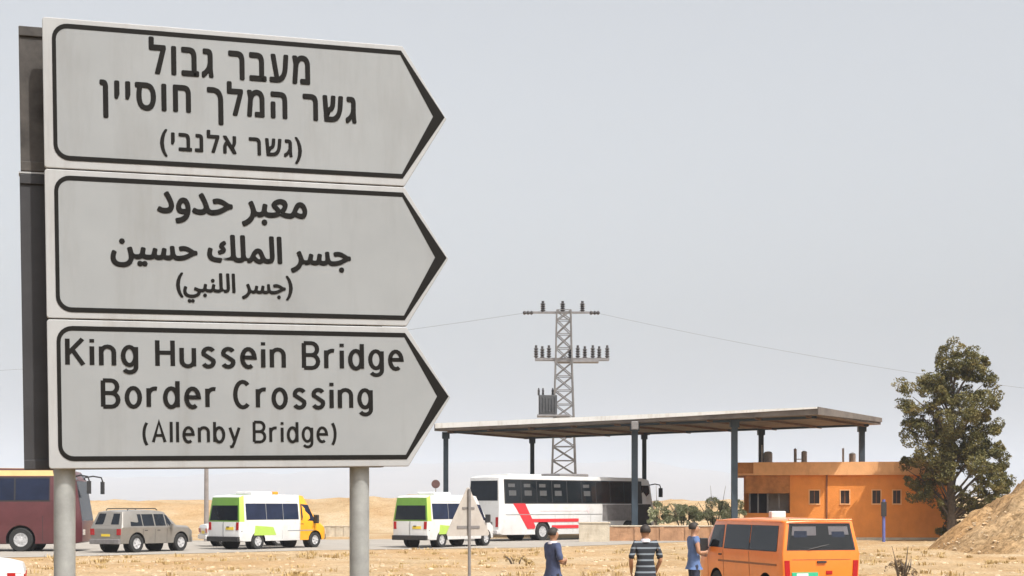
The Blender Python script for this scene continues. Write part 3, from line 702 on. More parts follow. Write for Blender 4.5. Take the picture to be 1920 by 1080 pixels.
# --- white coach with red stripe
def add_bus_windows(L, t, x0, x1, z0, z1, n, m, sides=(-1,1)):
    w=(x1-x0)/n
    for k in range(n): L.side([(x0+k*w+.035,z0),(x0+(k+1)*w-.035,z0),(x0+(k+1)*w-.035,z1),(x0+k*w+.035,z1)],m,'side_window',t,sides,off=.016,th=.012)
def coach(kind):
    dx=1.0 if kind=='white' else 0; Lg,W,H=12.0+dx,2.5,3.55 if kind=='white' else 3.5; t=empty('coach',(0,0,0))
    st=[(0,0,.10,.45,1.75,H-.12,1.20,1.24,1.12),(.30,.30,.34,.34,1.75,H-.02,1.22,1.25,1.14),(4,4,4,.32,1.75,H,1.22,1.25,1.14),(8,8,8,.32,1.75,H,1.22,1.25,1.14),
        (10.9+dx,10.9+dx,10.75+dx,.32,1.70,H-.02,1.22,1.25,1.14),(11.7+dx,11.75+dx,11.45+dx,.34,1.45,H-.14,1.20,1.23,1.08),(12.0+dx,12.0+dx,11.72+dx,.42,1.2,H-.5,1.06,1.10,.98)]
    L=Loft(st); ax=(3.35,9.5+dx); r=.5
    body,mats=('white',('white','black')) if kind=='white' else ('maroon',('maroon','black','cream'))
    def mf(c):
        if c.z<.36: return 1
        if kind!='white' and c.z>H-.14 : return 2
        return 0
    L.body(mf,mats,.09,cuts(ax,r,W/2+.05),'body',t); liner(t,ax,r,W/2)
    wheels(t,ax,W/2,r,.3,truck=True)
    low,up=rear_quads(L)
    if kind=='white':
        L.side([(.42,2.02),(11.7,2.02),(11.7,3.34),(.42,3.34)],'black','window_band',t,off=.005,th=.02)
        # far-window light put into the colour of pale panels behind tinted panes
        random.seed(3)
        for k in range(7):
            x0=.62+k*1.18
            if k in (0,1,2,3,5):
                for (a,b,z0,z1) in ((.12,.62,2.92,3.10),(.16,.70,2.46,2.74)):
                    if random.random()<.85: L.side([(x0+a,z0),(x0+b,z0),(x0+b,z1),(x0+a,z1)],'white_dusty','daylight_panel',t,sides=(-1,),off=.010,th=.004)
        add_bus_windows(L,t,.5,11.3,2.08,3.28,9,'tint')
        quad_panel(up,.04,.96,.26,.90,'glass','rear_window',t)
        quad_panel(low,.20,.80,.12,.46,'galv_dark','engine_grille',t,off=.01); quad_panel(low,.40,.60,.62,.72,'plate_yellow','number_plate',t,off=.012)
        for u in ((.02,.10),(.90,.98)): quad_panel(low,u[0],u[1],.25,.66,'tail_red','tail_light',t,off=.012)
        L.side([(1.05,2.04),(1.95,2.04),(2.75,.80),(2.80,1.24),(2.83,1.02),(2.70,.66),(2.2,.66)][:3]+[(2.70,.66),(2.15,.66)],'red','red_stripe',t,off=.024,th=.02)
        L.side([(2.16,.66),(2.7,.66),(2.7,.80),(2.2,.80)],'red','red_stripe',t,off=.027,th=.02)
        L.side([(2.50,1.02),(6.2,1.02),(6.2,1.20),(2.44,1.20)],'red','red_stripe',t,off=.020,th=.02)
        L.side([(4.05,.66),(6.2,.66),(6.2,.84),(4.05,.84)],'red','red_stripe',t,off=.020,th=.02)
        L.side([(.5,1.42),(8.18,1.42),(8.18,1.455),(.5,1.455)],'grey_line','trim_strip',t,off=.012,th=.02)
        L.side([(3.1,1.62),(6.4,1.62),(6.4,1.70),(3.1,1.70)],'pink','pink_stripe',t,off=.012,th=.02)
        cx,cz=6.95,1.72
        star=[]
        for k in range(8):
            a=math.pi/4*k+.39; rr=.30 if k%2==0 else .10; star.append((cx+rr*math.cos(a),cz+rr*math.sin(a)))
        L.side(star,'pink','emblem',t,off=.013,th=.02)
        skin_panel(L,t,11.0,12.5,.48,2.0,'black','front_panel')  # dark door area, with the canopy's shade also put into the black
        skin_panel(L,t,8.2,10.99,1.05,1.98,'galv_dark','shade_panel')  # grey colour stands in for the canopy's shade on the white side
        for x0 in (4.3,5.75,7.2): L.side([(x0,.42),(x0+.015,.42),(x0+.015,1.38),(x0,1.38)],'grey_line','hatch_seam',t,off=.004)
        L.side([(11.72,.44),(12.60,.50),(12.42,3.1),(11.66,3.1)],'glass','front_door',t,sides=(-1,),off=.018)
        mb=MB(); mb.box((5.2,-.75,3.55),(7.6,.75,3.72)); mb.build('roof_unit','galv_dark',t,bevel=.06)
        mb=MB(); mb.box((1.2,-.7,3.55),(3.8,.7,3.64)); mb.build('roof_hatch','white',t,bevel=.04)
    else:
        L.side([(.6,2.10),(10.7,2.10),(10.7,3.12),(.6,3.12)],'black','window_band',t,off=.005,th=.02)
        add_bus_windows(L,t,.6,10.7,2.16,3.06,7,'glass_blue')
        L.side([(.35,3.17),(10.85,3.17),(10.8,3.40),(.35,3.40)],'cream','roof_band',t,off=.008,th=.02)
        quad_panel(up,.06,.94,.25,.9,'glass','rear_window',t)
        for u in ((.02,.10),(.90,.98)): quad_panel(low,u[0],u[1],.25,.66,'tail_red','tail_light',t,off=.012)
        for x0 in (2.2,5.0,6.6,8.2,10.4): L.side([(x0,.42),(x0+.02,.42),(x0+.02,1.5),(x0,1.5)],'black','hatch_seam',t,off=.004)
        L.side([(10.95,.5),(11.55,.5),(11.38,3.05),(10.95,3.05)],'glass','front_door',t,sides=(-1,),off=.018)
    quad_panel(top_quad(L,5),.05,.95,.05,.80,'glass','windscreen_top',t)
    lo,upf=front_quads(L); quad_panel(upf,.04,.96,.05,.98,'glass','windscreen',t)
    for u in ((.06,.24),(.76,.94)): quad_panel(lo,u[0],u[1],.35,.65,'lens','headlight',t,off=.015)
    for sd in (-1,1):
        mb=MB(); mb.tube([(11.55+dx,sd*1.0,3.12),(11.95+dx,sd*1.15,3.20),(12.28+dx,sd*1.25,3.14),(12.34+dx,sd*1.27,2.95)],.035,8); mb.box((12.26+dx,sd*1.27-.11,2.42),(12.40+dx,sd*1.27+.11,2.96)); mb.build('mirror','black',t,bevel=.02)
    mb=MB(); mb.box((-.08,-1.18,.40),(.12,1.18,.62)); mb.build('bumper','black' if kind!='white' else 'white_dusty',t,bevel=.04)
    return t,Lg,W
b1,Lb,Wb=coach('white'); place(b1,at(936,0,79.5).xy,Lb,Wb,R(44.5))
tag(b1,'white coach with red stripes and dark windows parked half under the canopy','coach')
b2,_,_=coach('maroon'); b2.rotation_euler=(0,0,R(3)); b2.location=(at(136,0,62).x-11.8,63.0,0)
tag(b2,'maroon coach with cream roof band cut off by the left edge behind the sign','coach')

# --- orange van
def van():
    Lg,W=4.45,1.72; t=empty('passenger_van',(0,0,0))
    st=[(.0,.0,.10,.42,1.12,1.77,.82,.86,.74),(.20,.20,.26,.36,1.12,1.79,.83,.86,.76),(1.4,1.4,1.4,.34,1.12,1.81,.83,.86,.77),(3.0,3.0,3.0,.34,1.12,1.80,.83,.86,.77),
        (3.95,3.95,3.72,.34,1.11,1.76,.83,.86,.74),(4.28,4.28,4.24,.34,1.02,1.14,.83,.85,.72),(4.42,4.42,4.40,.36,.86,1.00,.81,.83,.70),(4.47,4.48,4.46,.42,.74,.90,.78,.80,.66)]
    L=Loft(st); ax=(.85,3.45); r=.32
    L.body(lambda c:1 if c.z<.36 else 0,('van_orange','black'),.05,cuts(ax,r,W/2+.05),'body',t); liner(t,ax,r,W/2)
    wheels(t,ax,W/2,r,.2)
    low,up=rear_quads(L)
    # pale panels paint in daylight from the windscreen, above dark seat backs
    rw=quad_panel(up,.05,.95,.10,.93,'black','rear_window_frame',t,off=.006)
    for (u0,u1,v0,v1) in ((.10,.44,.56,.84),(.62,.90,.58,.84)): quad_panel(up,u0,u1,v0,v1,'pale_collar','windscreen_daylight',t,off=.009,th=.004)
    for (u0,u1,v0,v1) in ((.13,.31,.50,.70),(.66,.84,.50,.68)): quad_panel(up,u0,u1,v0,v1,'navy_shirt','seat_back',t,off=.012,th=.004)
    quad_panel(up,.07,.93,.13,.91,'clear','rear_window',t,off=.016,th=.003)
    quad_panel(low,.11,.45,.30,.46,'plate_green','number_plate',t,off=.018); pl=quad_panel(low,.17,.32,.33,.43,'plate','plate_field',t,off=.022)
    for u in ((.02,.085),(.915,.98)): quad_panel(low,u[0],u[1],.30,.80,'tail_red','tail_light',t,off=.014)
    quad_panel(low,.56,.64,.40,.50,'tail_red','badge',t,off=.016)
    quad_panel(low,.12,.88,.82,.835,'frame_brown','door_seam',t,off=.006); 
    L.side([(.30,1.15),(2.98,1.15),(2.98,1.67),(.36,1.67)],'black','window_band',t,off=.003)
    L.side([(.28,1.17),(1.62,1.17),(1.62,1.68),(.34,1.68)],'glass','side_window',t); L.side([(1.66,1.17),(2.95,1.17),(2.95,1.68),(1.66,1.68)],'glass','side_window',t)
    L.side([(3.06,1.17),(3.84,1.17),(3.70,1.66),(3.06,1.67)],'glass','door_window',t)
    quad_panel(top_quad(L,4),.05,.95,.06,.92,'glass','windscreen',t)
    for xx in (1.64,3.02,3.9): L.side([(xx,.46),(xx+.014,.46),(xx+.014,1.12),(xx,1.12)],'frame_brown','door_seam',t,off=.004)
    L.side([(.3,.86),(3.3,.86),(3.3,.90),(.3,.90)],'frame_brown','side_moulding',t,off=.010)
    mb=MB(); mb.box((-.08,-.84,.36),(.08,.84,.58)); mb.build('bumper','black',t,bevel=.03)
    mb=MB(); mb.box((4.36,-.72,.36),(4.54,.72,.58)); mb.build('bumper','black',t,bevel=.03)
    for sd in (-1,1):
        mirror(t,3.82,sd*.86,1.14,sd,1.0,'black'); handle(t,L,3.1,1.0,sd)
        mb=MB(); mb.box((4.25,sd*.58-.14,.68),(4.42,sd*.58+.14,.84)); mb.build('headlight','lens',t,bevel=.03)
    mb=MB(); mb.box((2.0,-.17,1.82),(2.16,.17,1.97)); mb.build('taxi_sign','white',t,bevel=.02)
    for sd in (-1,1):
        mb=MB(); mb.tube([(.2,sd*.775,1.765),(3.6,sd*.765,1.765)],.016,6); mb.build('roof_gutter','van_orange',t)
    mb=MB(); mb.box((-.035,-.10,.93),(.0,.10,.97)); mb.build('door_handle','black',t)
    mb=MB(); mb.tube([(-.012,.30,1.20),(.02,-.18,1.30)],.012,5); mb.build('rear_wiper','black',t)
    mb=MB(); mb.tube([(.05,-.70,1.80),(.05,.70,1.80)],.02,6); mb.build('roof_gutter','van_orange',t)
    return t,Lg,W
v1,Lv,Wv=van(); v1.location.z=-.15; place(v1,at(1467,0,30).xy,Lv,Wv,R(105),side=1)
tag(v1,'orange passenger van with a white roof sign at the lower right','van')

# ---------------------------------------------------------------- canopy
Pn=at(1533,0,78); u_=Vector((-21,12.6)).normalized(); p_=Vector((-u_.y,u_.x)); 
if p_.y<0: p_=-p_
LEN,DEP=24.0,10.9
can=empty('station_canopy',(Pn.x,Pn.y,0)); tag(can,'long white edged canopy with rusty underside on blue grey posts above the coach','canopy')
def CP(a,b,z): q=Pn.xy+u_*a+p_*b; return (q.x,q.y,z)
ZT=7.02
def zroof(a): return ZT-.12*sstep(0,LEN,a)*0-.010*a
mb=MB(); n=12
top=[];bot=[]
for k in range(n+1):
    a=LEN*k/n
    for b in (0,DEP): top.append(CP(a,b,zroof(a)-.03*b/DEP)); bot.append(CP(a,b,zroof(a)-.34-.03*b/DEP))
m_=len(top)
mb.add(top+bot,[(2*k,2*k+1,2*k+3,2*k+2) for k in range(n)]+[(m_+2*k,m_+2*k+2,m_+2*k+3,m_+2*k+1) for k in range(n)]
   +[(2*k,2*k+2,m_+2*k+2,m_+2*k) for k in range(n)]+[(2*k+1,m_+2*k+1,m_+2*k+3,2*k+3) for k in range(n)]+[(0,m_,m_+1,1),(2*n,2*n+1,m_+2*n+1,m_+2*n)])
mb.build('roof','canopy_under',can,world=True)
mb=MB()                                     # fascia sheets on the long faces and the top sheet
for b in (-.06,DEP+.01): mb.prism([CP(0,b,zroof(0)+.05),CP(LEN,b,zroof(LEN)+.12),CP(LEN,b,zroof(LEN)-.19),CP(LEN*.45,b,zroof(LEN*.45)-.17),CP(0,b,zroof(0)-.03)],(p_.x*.05,p_.y*.05,0))
mb.build('fascia','canopy_white',can,world=True)
mb=MB(); mb.prism([CP(0,0,zroof(0)+.012),CP(0,DEP,zroof(0)-.02),CP(LEN,DEP,zroof(LEN)-.02),CP(LEN,0,zroof(LEN)+.012)],(0,0,.03)); mb.build('roof_sheet','canopy_white',can,world=True)
for a in (-.06,LEN+.01):
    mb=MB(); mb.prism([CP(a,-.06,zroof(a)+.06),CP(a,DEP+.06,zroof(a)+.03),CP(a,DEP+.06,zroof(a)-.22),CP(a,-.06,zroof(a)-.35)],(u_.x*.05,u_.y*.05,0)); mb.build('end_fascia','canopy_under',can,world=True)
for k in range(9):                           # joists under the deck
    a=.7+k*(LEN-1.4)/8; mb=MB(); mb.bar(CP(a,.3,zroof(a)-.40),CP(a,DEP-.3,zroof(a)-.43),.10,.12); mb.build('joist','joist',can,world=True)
for b in (1.0,DEP-1.0):
    mb=MB(); mb.bar(CP(.4,b,zroof(.4)-.42),CP(LEN-.4,b,zroof(LEN-.4)-.42),.16,.13); mb.build('beam','post_blue',can,world=True)
def row_a(px,b):
    q=Pn.xy+p_*b; k=(px-CX)/F; return (k*q.y-q.x)/(u_.x-k*u_.y)
for px,b,w in ((836,1.0,.30),(1190,1.0,.34),(1377,1.0,.32),(998,DEP-1,.28),(1427,DEP-1,.28),(1616,DEP-.6,.30),(1208,DEP-1,.26)):
    a=row_a(px,b); x,y,_=CP(a,b,0)
    mb=MB(); mb.box((x-w/2,y-w/2,-.1),(x+w/2,y+w/2,zroof(a)-.38)); mb.box((x-w*.75,y-w*.75,zroof(a)-.78),(x+w*.75,y+w*.75,zroof(a)-.38)); mb.box((x-w*.8,y-w*.8,-.05),(x+w*.8,y+w*.8,.08))
    po=mb.build('post','post_blue',can,world=True)
x,y,_=CP(row_a(1190,-.1),-.1,0); mb=MB(); mb.box((x-.2,y-.14,6.16),(x+.2,y+.02,6.62)); lamp=mb.build('floodlight','galv_dark',can,world=True,bevel=.03)

# ---------------------------------------------------------------- lattice tower
TY=101; tx=at(1057,0,TY).x; tow=empty('lattice_tower',(tx,TY,0)); tag(tow,'steel lattice power tower with two cross arms and a transformer behind the canopy','power tower')
def tw(z): return .92-.032*z if z<12 else .92-.032*12-.02*(z-12)
HT=15.1
for sx in (-1,1):
    for sy in (-1,1):
        mb=MB(); mb.bar((sx*tw(0),sy*tw(0),0),(sx*tw(12),sy*tw(12),12),.10); mb.bar((sx*tw(12),sy*tw(12),12),(sx*tw(HT),sy*tw(HT),HT),.09); mb.build('leg','steel_lattice',tow)
mb=MB(); z=.2; f=1
while z<HT-.5:
    h=min(.95,HT-z); a,b=tw(z),tw(z+h)
    for s_ in (-1,1):
        mb.bar((-a*f,s_*a,z),(b*f,s_*b,z+h),.07); mb.bar((s_*a,-a*f,z),(s_*b,b*f,z+h),.07)
        mb.bar((a*f,s_*a,z),(-b*f,s_*b,z+h),.06); mb.bar((s_*a,a*f,z),(s_*b,-b*f,z+h),.06)
        mb.bar((-b,s_*b,z+h),(b,s_*b,z+h),.05); mb.bar((s_*b,-b,z+h),(s_*b,b,z+h),.05)
    z+=h; f=-f
mb.build('bracing','steel_lattice',tow)
def insulator(z0, x, y, h, r, parent, name='insulator'):
    mb=MB(); pr=[(r*.4,0)]
    for k in range(4): pr+=[(r,h*(.12+.2*k)),(r*.45,h*(.22+.2*k))]
    pr+=[(r*.5,h)]; mb.lathe(pr,10,'z',(x,y,z0)); return mb.build(name,'insul',parent,smooth=True)
k=TY/F
mb=MB(); zt=CAMH+(HY-586)*k; mb.bar(((987-1057)*k,0,zt),((1117-1057)*k,0,zt),.16,.14); mb.bar((-1.2,-.3,zt-.02),(1.2,-.3,zt-.02),.1); arm=mb.build('cross_arm','galv_dark',tow)
for px in (1018,1055,1092): insulator(zt+.07,(px-1057)*k,0,.70,.19,arm)
for px in (990,1115):
    mb=MB(); x=(px-1057)*k; mb.lathe([(.07,-.35),(.15,-.25),(.08,-.1),(.15,0),(.08,.12),(.15,.25),(.06,.35)],10,'x',(x,0,zt-.02)); mb.build('insulator','insul',arm,smooth=True)
mb=MB(); zm=CAMH+(HY-674)*k; mb.bar(((1003-1057)*k,-.3,zm),((1142-1057)*k,-.3,zm),.14,.16); mb.bar(((1003-1057)*k,.3,zm),((1142-1057)*k,.3,zm),.14,.16)
mb.box(((1040-1057)*k,-.5,zm-.22),((1122-1057)*k,.5,zm-.06)); arm2=mb.build('cross_arm','galv_dark',tow)
for i_,px in enumerate((1005,1017,1029,1069,1083,1097,1111,1124,1138)): insulator(zm+.08,(px-1057)*k,(-.3,.3)[i_%2],.84,.17,arm2,'fuse')
mb=MB(); zb_=CAMH+(HY-778)*k; mb.box(((1010-1057)*k,-.75,zb_),((1044-1057)*k,.45,zb_+1.30))
for j in range(6): x=(1012-1057)*k+j*.2; mb.box((x,-.86,zb_+.15),(x+.06,-.74,zb_+1.15))
tr=mb.build('transformer','transformer',tow,bevel=.03)
for px in (1010,1018,1036): insulator(zb_+1.30,(px-1057)*k,-.2,.5,.10,tr,'bushing')
mb=MB(); mb.box((-1.8,-.8,zb_-.14),(.4,.6,zb_-.01)); mb.build('platform','galv_dark',tow)
# wires
def wire(name, P, Q, sag, label, n=26):
    mb=MB(); P,Q=Vector(P),Vector(Q); mid=(P+Q)/2
    o=empty('power_line',P); bpy.data.objects.remove(o)
    pts=[P.lerp(Q,i/n)-Vector((0,0,sag*4*(i/n)*(1-i/n))) for i in range(n+1)]
    mb.tube(pts,.009,5); return tag(mb.build(name,'wire'),label,'power line','power lines at the tower')
top_l=(tx+(990-1057)*k,TY,zt); top_r=(tx+(1115-1057)*k,TY,zt)
wire('power_line',top_l,(-110,150,17),3.2,'thin power line running left from the tower behind the sign')
wire('power_line',top_r,(64,118,9.2),1.2,'thin power line sloping down to the right from the tower top')

# ---------------------------------------------------------------- orange building
BY=86.5; x0=at(1396,0,BY).x; x1=at(1776,0,BY).x; bd=empty('orange_building',(x0,BY,0),R(-8.5)); tag(bd,'low orange plastered building with small windows beneath the tree','building')
WX=(x1-x0)*.975; HB=4.42; D=8.0; Mpx=BY/F
def bx(px): return (px-1396)*Mpx*.975
def bz(py): return CAMH+(HY-py)*Mpx
pf=bx(1482)                                  # porch front to the left of this
wins=[(1519,1537,921,945),(1577,1593,921,943),(1636,1651,919,943),(1674,1688,919,942)]
xsW=sorted({pf,WX}|{bx(a) for w in wins for a in w[:2]}); z_w0,z_w1=bz(944),bz(920)
mb=MB()                                      # facade as a wall with real openings
for i in range(len(xsW)-1):
    a,b=xsW[i],xsW[i+1]; hole=any(abs(a-bx(w[0]))<1e-6 for w in wins)
    if hole: mb.box((a,0,0),(b,.25,z_w0)); mb.box((a,0,z_w1),(b,.25,HB-.75))
    else: mb.box((a,0,0),(b,.25,HB-.75))
mb.box((WX-.25,.25,0),(WX,D,HB-.75)); mb.box((0,D-.25,0),(WX-.25,D,HB-.75)); mb.box((0,2.6,0),(.25,D-.25,HB-.75)); mb.box((pf-.001,.25,0),(pf+.25,2.6,HB-.75)); mb.box((.25,2.6,0),(pf,2.85,HB-.75))
mb.box((0,0,0),(.25,2.6,bz(962))); mb.box((.25,0,0),(pf,.25,bz(962)))
wall=mb.build('wall','orange_wall',bd)
for w in wins:
    a,b=bx(w[0]),bx(w[1]); mb=MB()
    mb.box((a-.06,-.05,z_w0-.08),(b+.06,.03,z_w0)); mb.box((a-.06,-.03,z_w0),(a,.03,z_w1)); mb.box((b,-.03,z_w0),(b+.06,.03,z_w1)); mb.box((a-.06,-.03,z_w1),(b+.06,.03,z_w1+.06))
    wf=mb.build('window','orange_trim',bd); mb=MB(); mb.box((a,.12,z_w0),(b,.15,z_w1)); mb.build('pane','dark_hole',wf)
    mb=MB(); mb.box(((a+b)/2-.02,.10,z_w0),((a+b)/2+.02,.118,z_w1)); mb.build('glazing_bar','frame_brown',wf)
mb=MB(); zc=HB-.75
mb.box((-.45,-.26,zc),(WX+.35,D+.3,zc+.10)); mb.build('roof','orange_trim',bd)
mb=MB(); mb.box((.5,-.26,zc+.10),(WX+.35,-.08,HB)); mb.box((WX+.17,-.08,zc+.10),(WX+.35,D+.3,HB-.004)); mb.box((-.45,D+.12,zc+.10),(WX+.17,D+.3,HB-.004)); mb.build('parapet','orange_trim',bd)
mb=MB(); mb.box((-.45,-.265,zc+.10),(.5,-.08,HB-.01)); mb.box((-.45,-.08,zc+.10),(-.27,D+.12,HB-.008)); mb.build('parapet','dirty_trim',bd)['label']='stained dirty parapet corner'
mb=MB(); mb.box((.05,-.02,bz(925)),(pf,.22,zc-.002)); mb.build('porch_lintel','dirty_trim',bd)
mb=MB(); mb.box((bx(1442),1.2,bz(962)),(pf-.03,1.28,bz(925))); mb.build('shutter','shop_grey',bd)
mb=MB(); mb.box((.3,1.0,bz(962)),(bx(1440),1.05,bz(925))); mb.build('shop_window','glass',bd)
for px in (1406,1422,1440,1462): mb=MB(); mb.bar((bx(px),.5,bz(962)),(bx(px),.5,bz(925)),.09); mb.build('porch_mullion','galv_dark',bd)
mb=MB(); mb.tube([(bx(1551),-.05,zc),(bx(1551),-.05,.3)],.05,8); mb.build('downpipe','frame_brown',bd)
mb=MB(); mb.box((-.4,-.75,-.05),(WX+.3,-.02,.10)); mb.build('plinth','concrete',bd)
def roof_tank(px, lab, v):
    x=at(px,0,BY+2.2).x; z=zc+.1; t=empty('water_heater',(x,BY+2.2,z)); tag(t,lab,'water heater','water heaters on the orange building')
    mb=MB()
    for sx in (-.28,.28):
        for sy in (-.2,.2): mb.bar((sx,sy,0),(sx,sy,.55),.05)
    mb.build('stand','galv_dark',t)
    mb=MB()
    if v==0: mb.lathe([(.05,.50),(.24,.53),(.26,.6),(.26,1.25),(.2,1.34),(.05,1.37)],16,'z',(.1,0,0)); mb.box((-.30,-.05,.55),(-.22,.05,1.75))
    if v==1: mb.lathe([(.05,.50),(.17,.53),(.17,1.35),(.05,1.40)],14,'z',(.28,0,0)); mb.lathe([(.05,.50),(.09,.53),(.09,1.50),(.03,1.55)],12,'z',(-.25,0,0)); mb.bar((-.25,0,.9),(.28,0,.9),.05)
    if v==2: mb.lathe([(.05,.52),(.20,.55),(.20,1.22),(.05,1.30)],14,'z',(.26,0,0)); mb.box((-.34,-.06,.5),(-.24,.06,1.55)); mb.bar((-.3,0,.7),(.26,0,.7),.05)
    mb.build('tank','tank',t,smooth=True)
roof_tank(1437,'squat grey water heater by the left end of the orange roof',0)
roof_tank(1499,'pair of upright grey cylinders in the middle of the orange roof',1)
roof_tank(1590,'grey water heater nearest the rightmost canopy post on the roof',2)
# blue post in front
p=at(1657,0,80); bp=empty('sign_post',(p.x,p.y,0)); tag(bp,'thin faded blue post standing before the orange wall','post')
mb=MB(); mb.tube([(0,0,-.2),(0,0,2.25)],.085,10); mb.build('pole','blue_post',bp,smooth=True)
mb=MB(); mb.box((-.17,-.14,1.35),(.12,-.09,2.12)); mb.build('panel','black',bp,bevel=.01)

# ---------------------------------------------------------------- foliage
def leaf_cloud(mb, c, r, n, size, rng, flat=.85):
    for _ in range(n):
        while True:
            d=Vector((rng.uniform(-1,1),rng.uniform(-1,1),rng.uniform(-1,1)))
            if d.length<1: break
        d=d.normalized()*(d.length**.55)
        p=c+Vector((d.x*r,d.y*r,d.z*r*flat))
        if noise.noise(p*1.7)<-.13: continue
        a=Vector((rng.uniform(-1,1),rng.uniform(-1,1),rng.uniform(-1.2,.6))).normalized(); b=a.cross(Vector((rng.uniform(-1,1),rng.uniform(-1,1),rng.uniform(-1,1)))).normalized()
        l=size*rng.uniform(.6,1.4); w=l*.32
        mb.add([p-a*l*.5,p+b*w*.5,p+a*l*.5,p-b*w*.5],[(0,1,2,3)])
TRY=82.3; tb=at(1784,0,TRY); tree=empty('eucalyptus_tree',(tb.x,TRY,0)); tag(tree,'tall loose olive green tree beside the orange building','tree')
rng=random.Random(5)
clumps=[(1785,664,30),(1800,680,34),(1762,698,34),(1835,690,26),(1842,722,30),(1800,725,44),(1708,745,30),(1716,770,20),(1760,745,36),(1785,775,44),(1838,765,30),(1858,792,26),(1735,812,38),(1768,822,36),
        (1822,822,40),(1850,832,28),(1880,858,24),(1872,884,26),(1790,868,46),(1742,880,38),(1835,885,40),(1768,915,38),(1815,930,42),(1845,945,28),(1730,912,28),(1868,915,18),(1800,962,30),(1832,968,28),(1712,880,24),(1755,850,34),(1778,988,22),(1806,996,20),(1846,985,24),(1868,950,18),(1855,900,28),(1858,930,26),(1848,860,28),(1815,765,34),(1760,780,34),(1745,720,26),(1815,700,34),(1790,835,40),(1812,872,38)]
mb=MB(); ends=[]
for px,py,rp in clumps:
    q=at(px,py,TRY); c=Vector((q.x-tb.x,rng.uniform(-1.5,1.5)*(1-.25*abs(px-1785)/90),q.z)); r=rp/F*TRY
    ends.append((c,r)); sub=max(5,int(rp/4))
    for _ in range(sub):
        cc=c+Vector((rng.uniform(-1,1),rng.uniform(-1,1),rng.uniform(-1,1)))*r*.80; leaf_cloud(mb,cc,r*rng.uniform(.26,.60),int(1250*(r*.62)**1.3/ (sub**.25)),.17,rng,rng.uniform(.6,1.0))
mb.build('crown','leaf',tree,fix=False)
mb=MB(); mb.tube([(0,0,-.3),(.05,.05,1.6),(-.05,0,3.2),(.1,.05,5),(.05,0,7),(.15,0,9)],[.30,.25,.21,.16,.10,.04],10)
for c,r in ends:
    z0=max(1.2,c.z-1.6-.3*abs(c.x)); s_=Vector((0,0,z0)); mid=s_.lerp(c,.5)+Vector((0,0,.25)); mb.tube([s_,mid,c],[.085,.05,.015],6)
mb.build('trunk','bark',tree,smooth=True)

def shrub(px, py_base, Y, w, h, n, m, lab, grp, size=.12, seed=1, sticks=0, nm='shrub'):
    q=at(px,py_base,Y); z=max(-.05,q.z); t=empty(nm,(q.x,Y,z)); tag(t,lab,'shrub',grp); rg=random.Random(seed)
    mb=MB()
    for _ in range(20):
        hx=rg.uniform(-.5,.5); c=Vector((hx*w,rg.uniform(-.3,.3)*w*.6,h*rg.uniform(.12,.80-.5*abs(hx)))); leaf_cloud(mb,c,min(w,h)*rg.uniform(.12,.26),n//20,size,rg)
    mb.build('foliage',m,t,fix=False)
    mb=MB()
    for k_ in range(6+sticks):
        a=rg.uniform(-1,1); mb.tube([(a*.1*w,0,-.1),(a*.25*w,rg.uniform(-.2,.2),h*.5),(a*.4*w,rg.uniform(-.3,.3),h*(.8+.55*(k_>=6)))],[.03,.02,.008],5)
    mb.build('stem','bark',t)
G='shrubs growing behind the brown wall'
shrub(1232,985,84,1.0,1.7,2700,'shrub','small ragged shrub directly beside the coach front',G,.16,11,1)
shrub(1280,985,84,2.3,1.55,11000,'shrub','wide low green shrub left of the tall thin stick',G,.14,12,0)
shrub(1338,985,84,2.3,1.65,11000,'shrub','green shrub with a bare upright stick poking out',G,.14,13,2)
shrub(1380,985,83,1.3,1.6,6000,'shrub','green shrub at the foot of the canopy post',G,.14,14,0)
shrub(1690,1083,40,.85,.62,1100,'dryshrub','dry brown bush on the sand right of the orange van',None,.07,15,2,'dry_bush')
shrub(968,1062,50,1.0,.36,700,'drygrass','dry yellow tuft on the sand below the coach',None,.09,16,0,'dry_tuft')
# low walls
def lowwall(pxa,pxb,Y,h,m,name,lab,cat,posts=0):
    a=at(pxa,0,Y).x; b=at(pxb,0,Y).x; t=empty(name,(a,Y,0)); tag(t,lab,cat)
    mb=MB(); mb.box((0,0,-.1),(b-a,.3,h)); mb.build('blockwork',m,t); mb=MB(); mb.box((-.04,-.04,h),(b-a+.04,.34,h+.07)); mb.build('coping','concrete' if m=='brick' else m,t,bevel=.01)
    for k_ in range(posts):
        x=(b-a)*k_/max(1,posts-1); mb=MB(); mb.box((x-.12,-.05,-.1),(x+.12,-.041,h-.02)); mb.box((x-.15,-.06,-.1),(x+.15,-.051,.02)); mb.build('pier',m,t)
lowwall(1146,1336,81,.78,'brick','planter_wall','low brown block wall in front of the shrubs','wall',5)
lowwall(1086,1143,79,.98,'concrete','concrete_block','beige concrete block standing before the coach side','block')
lowwall(602,664,92,.62,'concrete','boundary_wall','low pinkish wall beside the right sign post','wall',5)

# ---------------------------------------------------------------- smaller street things
p=at(387,0,80); ul_=empty('utility_pole',(p.x,p.y,0)); tag(ul_,'slim grey pole rising behind the minibus up to the sign','pole')
mb=MB(); mb.tube([(0,0,-.3),(0,0,5.6)],[.14,.10],10); mb.build('shaft','wood_pole',ul_,smooth=True)
mb=MB(); mb.bar((-.6,0,5.3),(.6,0,5.3),.09); mb.build('cross_arm','galv_dark',ul_)
p=at(817,0,76); rs=empty('round_sign',(p.x,p.y,0)); tag(rs,'small round brown red sign above the white minibus','sign')
mb=MB(); mb.tube([(0,0,-.2),(0,0,3.2)],.025,8); mb.build('pole','galv',rs,smooth=True)
mb=MB(); mb.lathe([(.20,-.035),(.22,-.03),(.22,-.02),(.20,-.015)],20,'y',(0,0,3.02)); mb.build('disc','round_sign',rs)
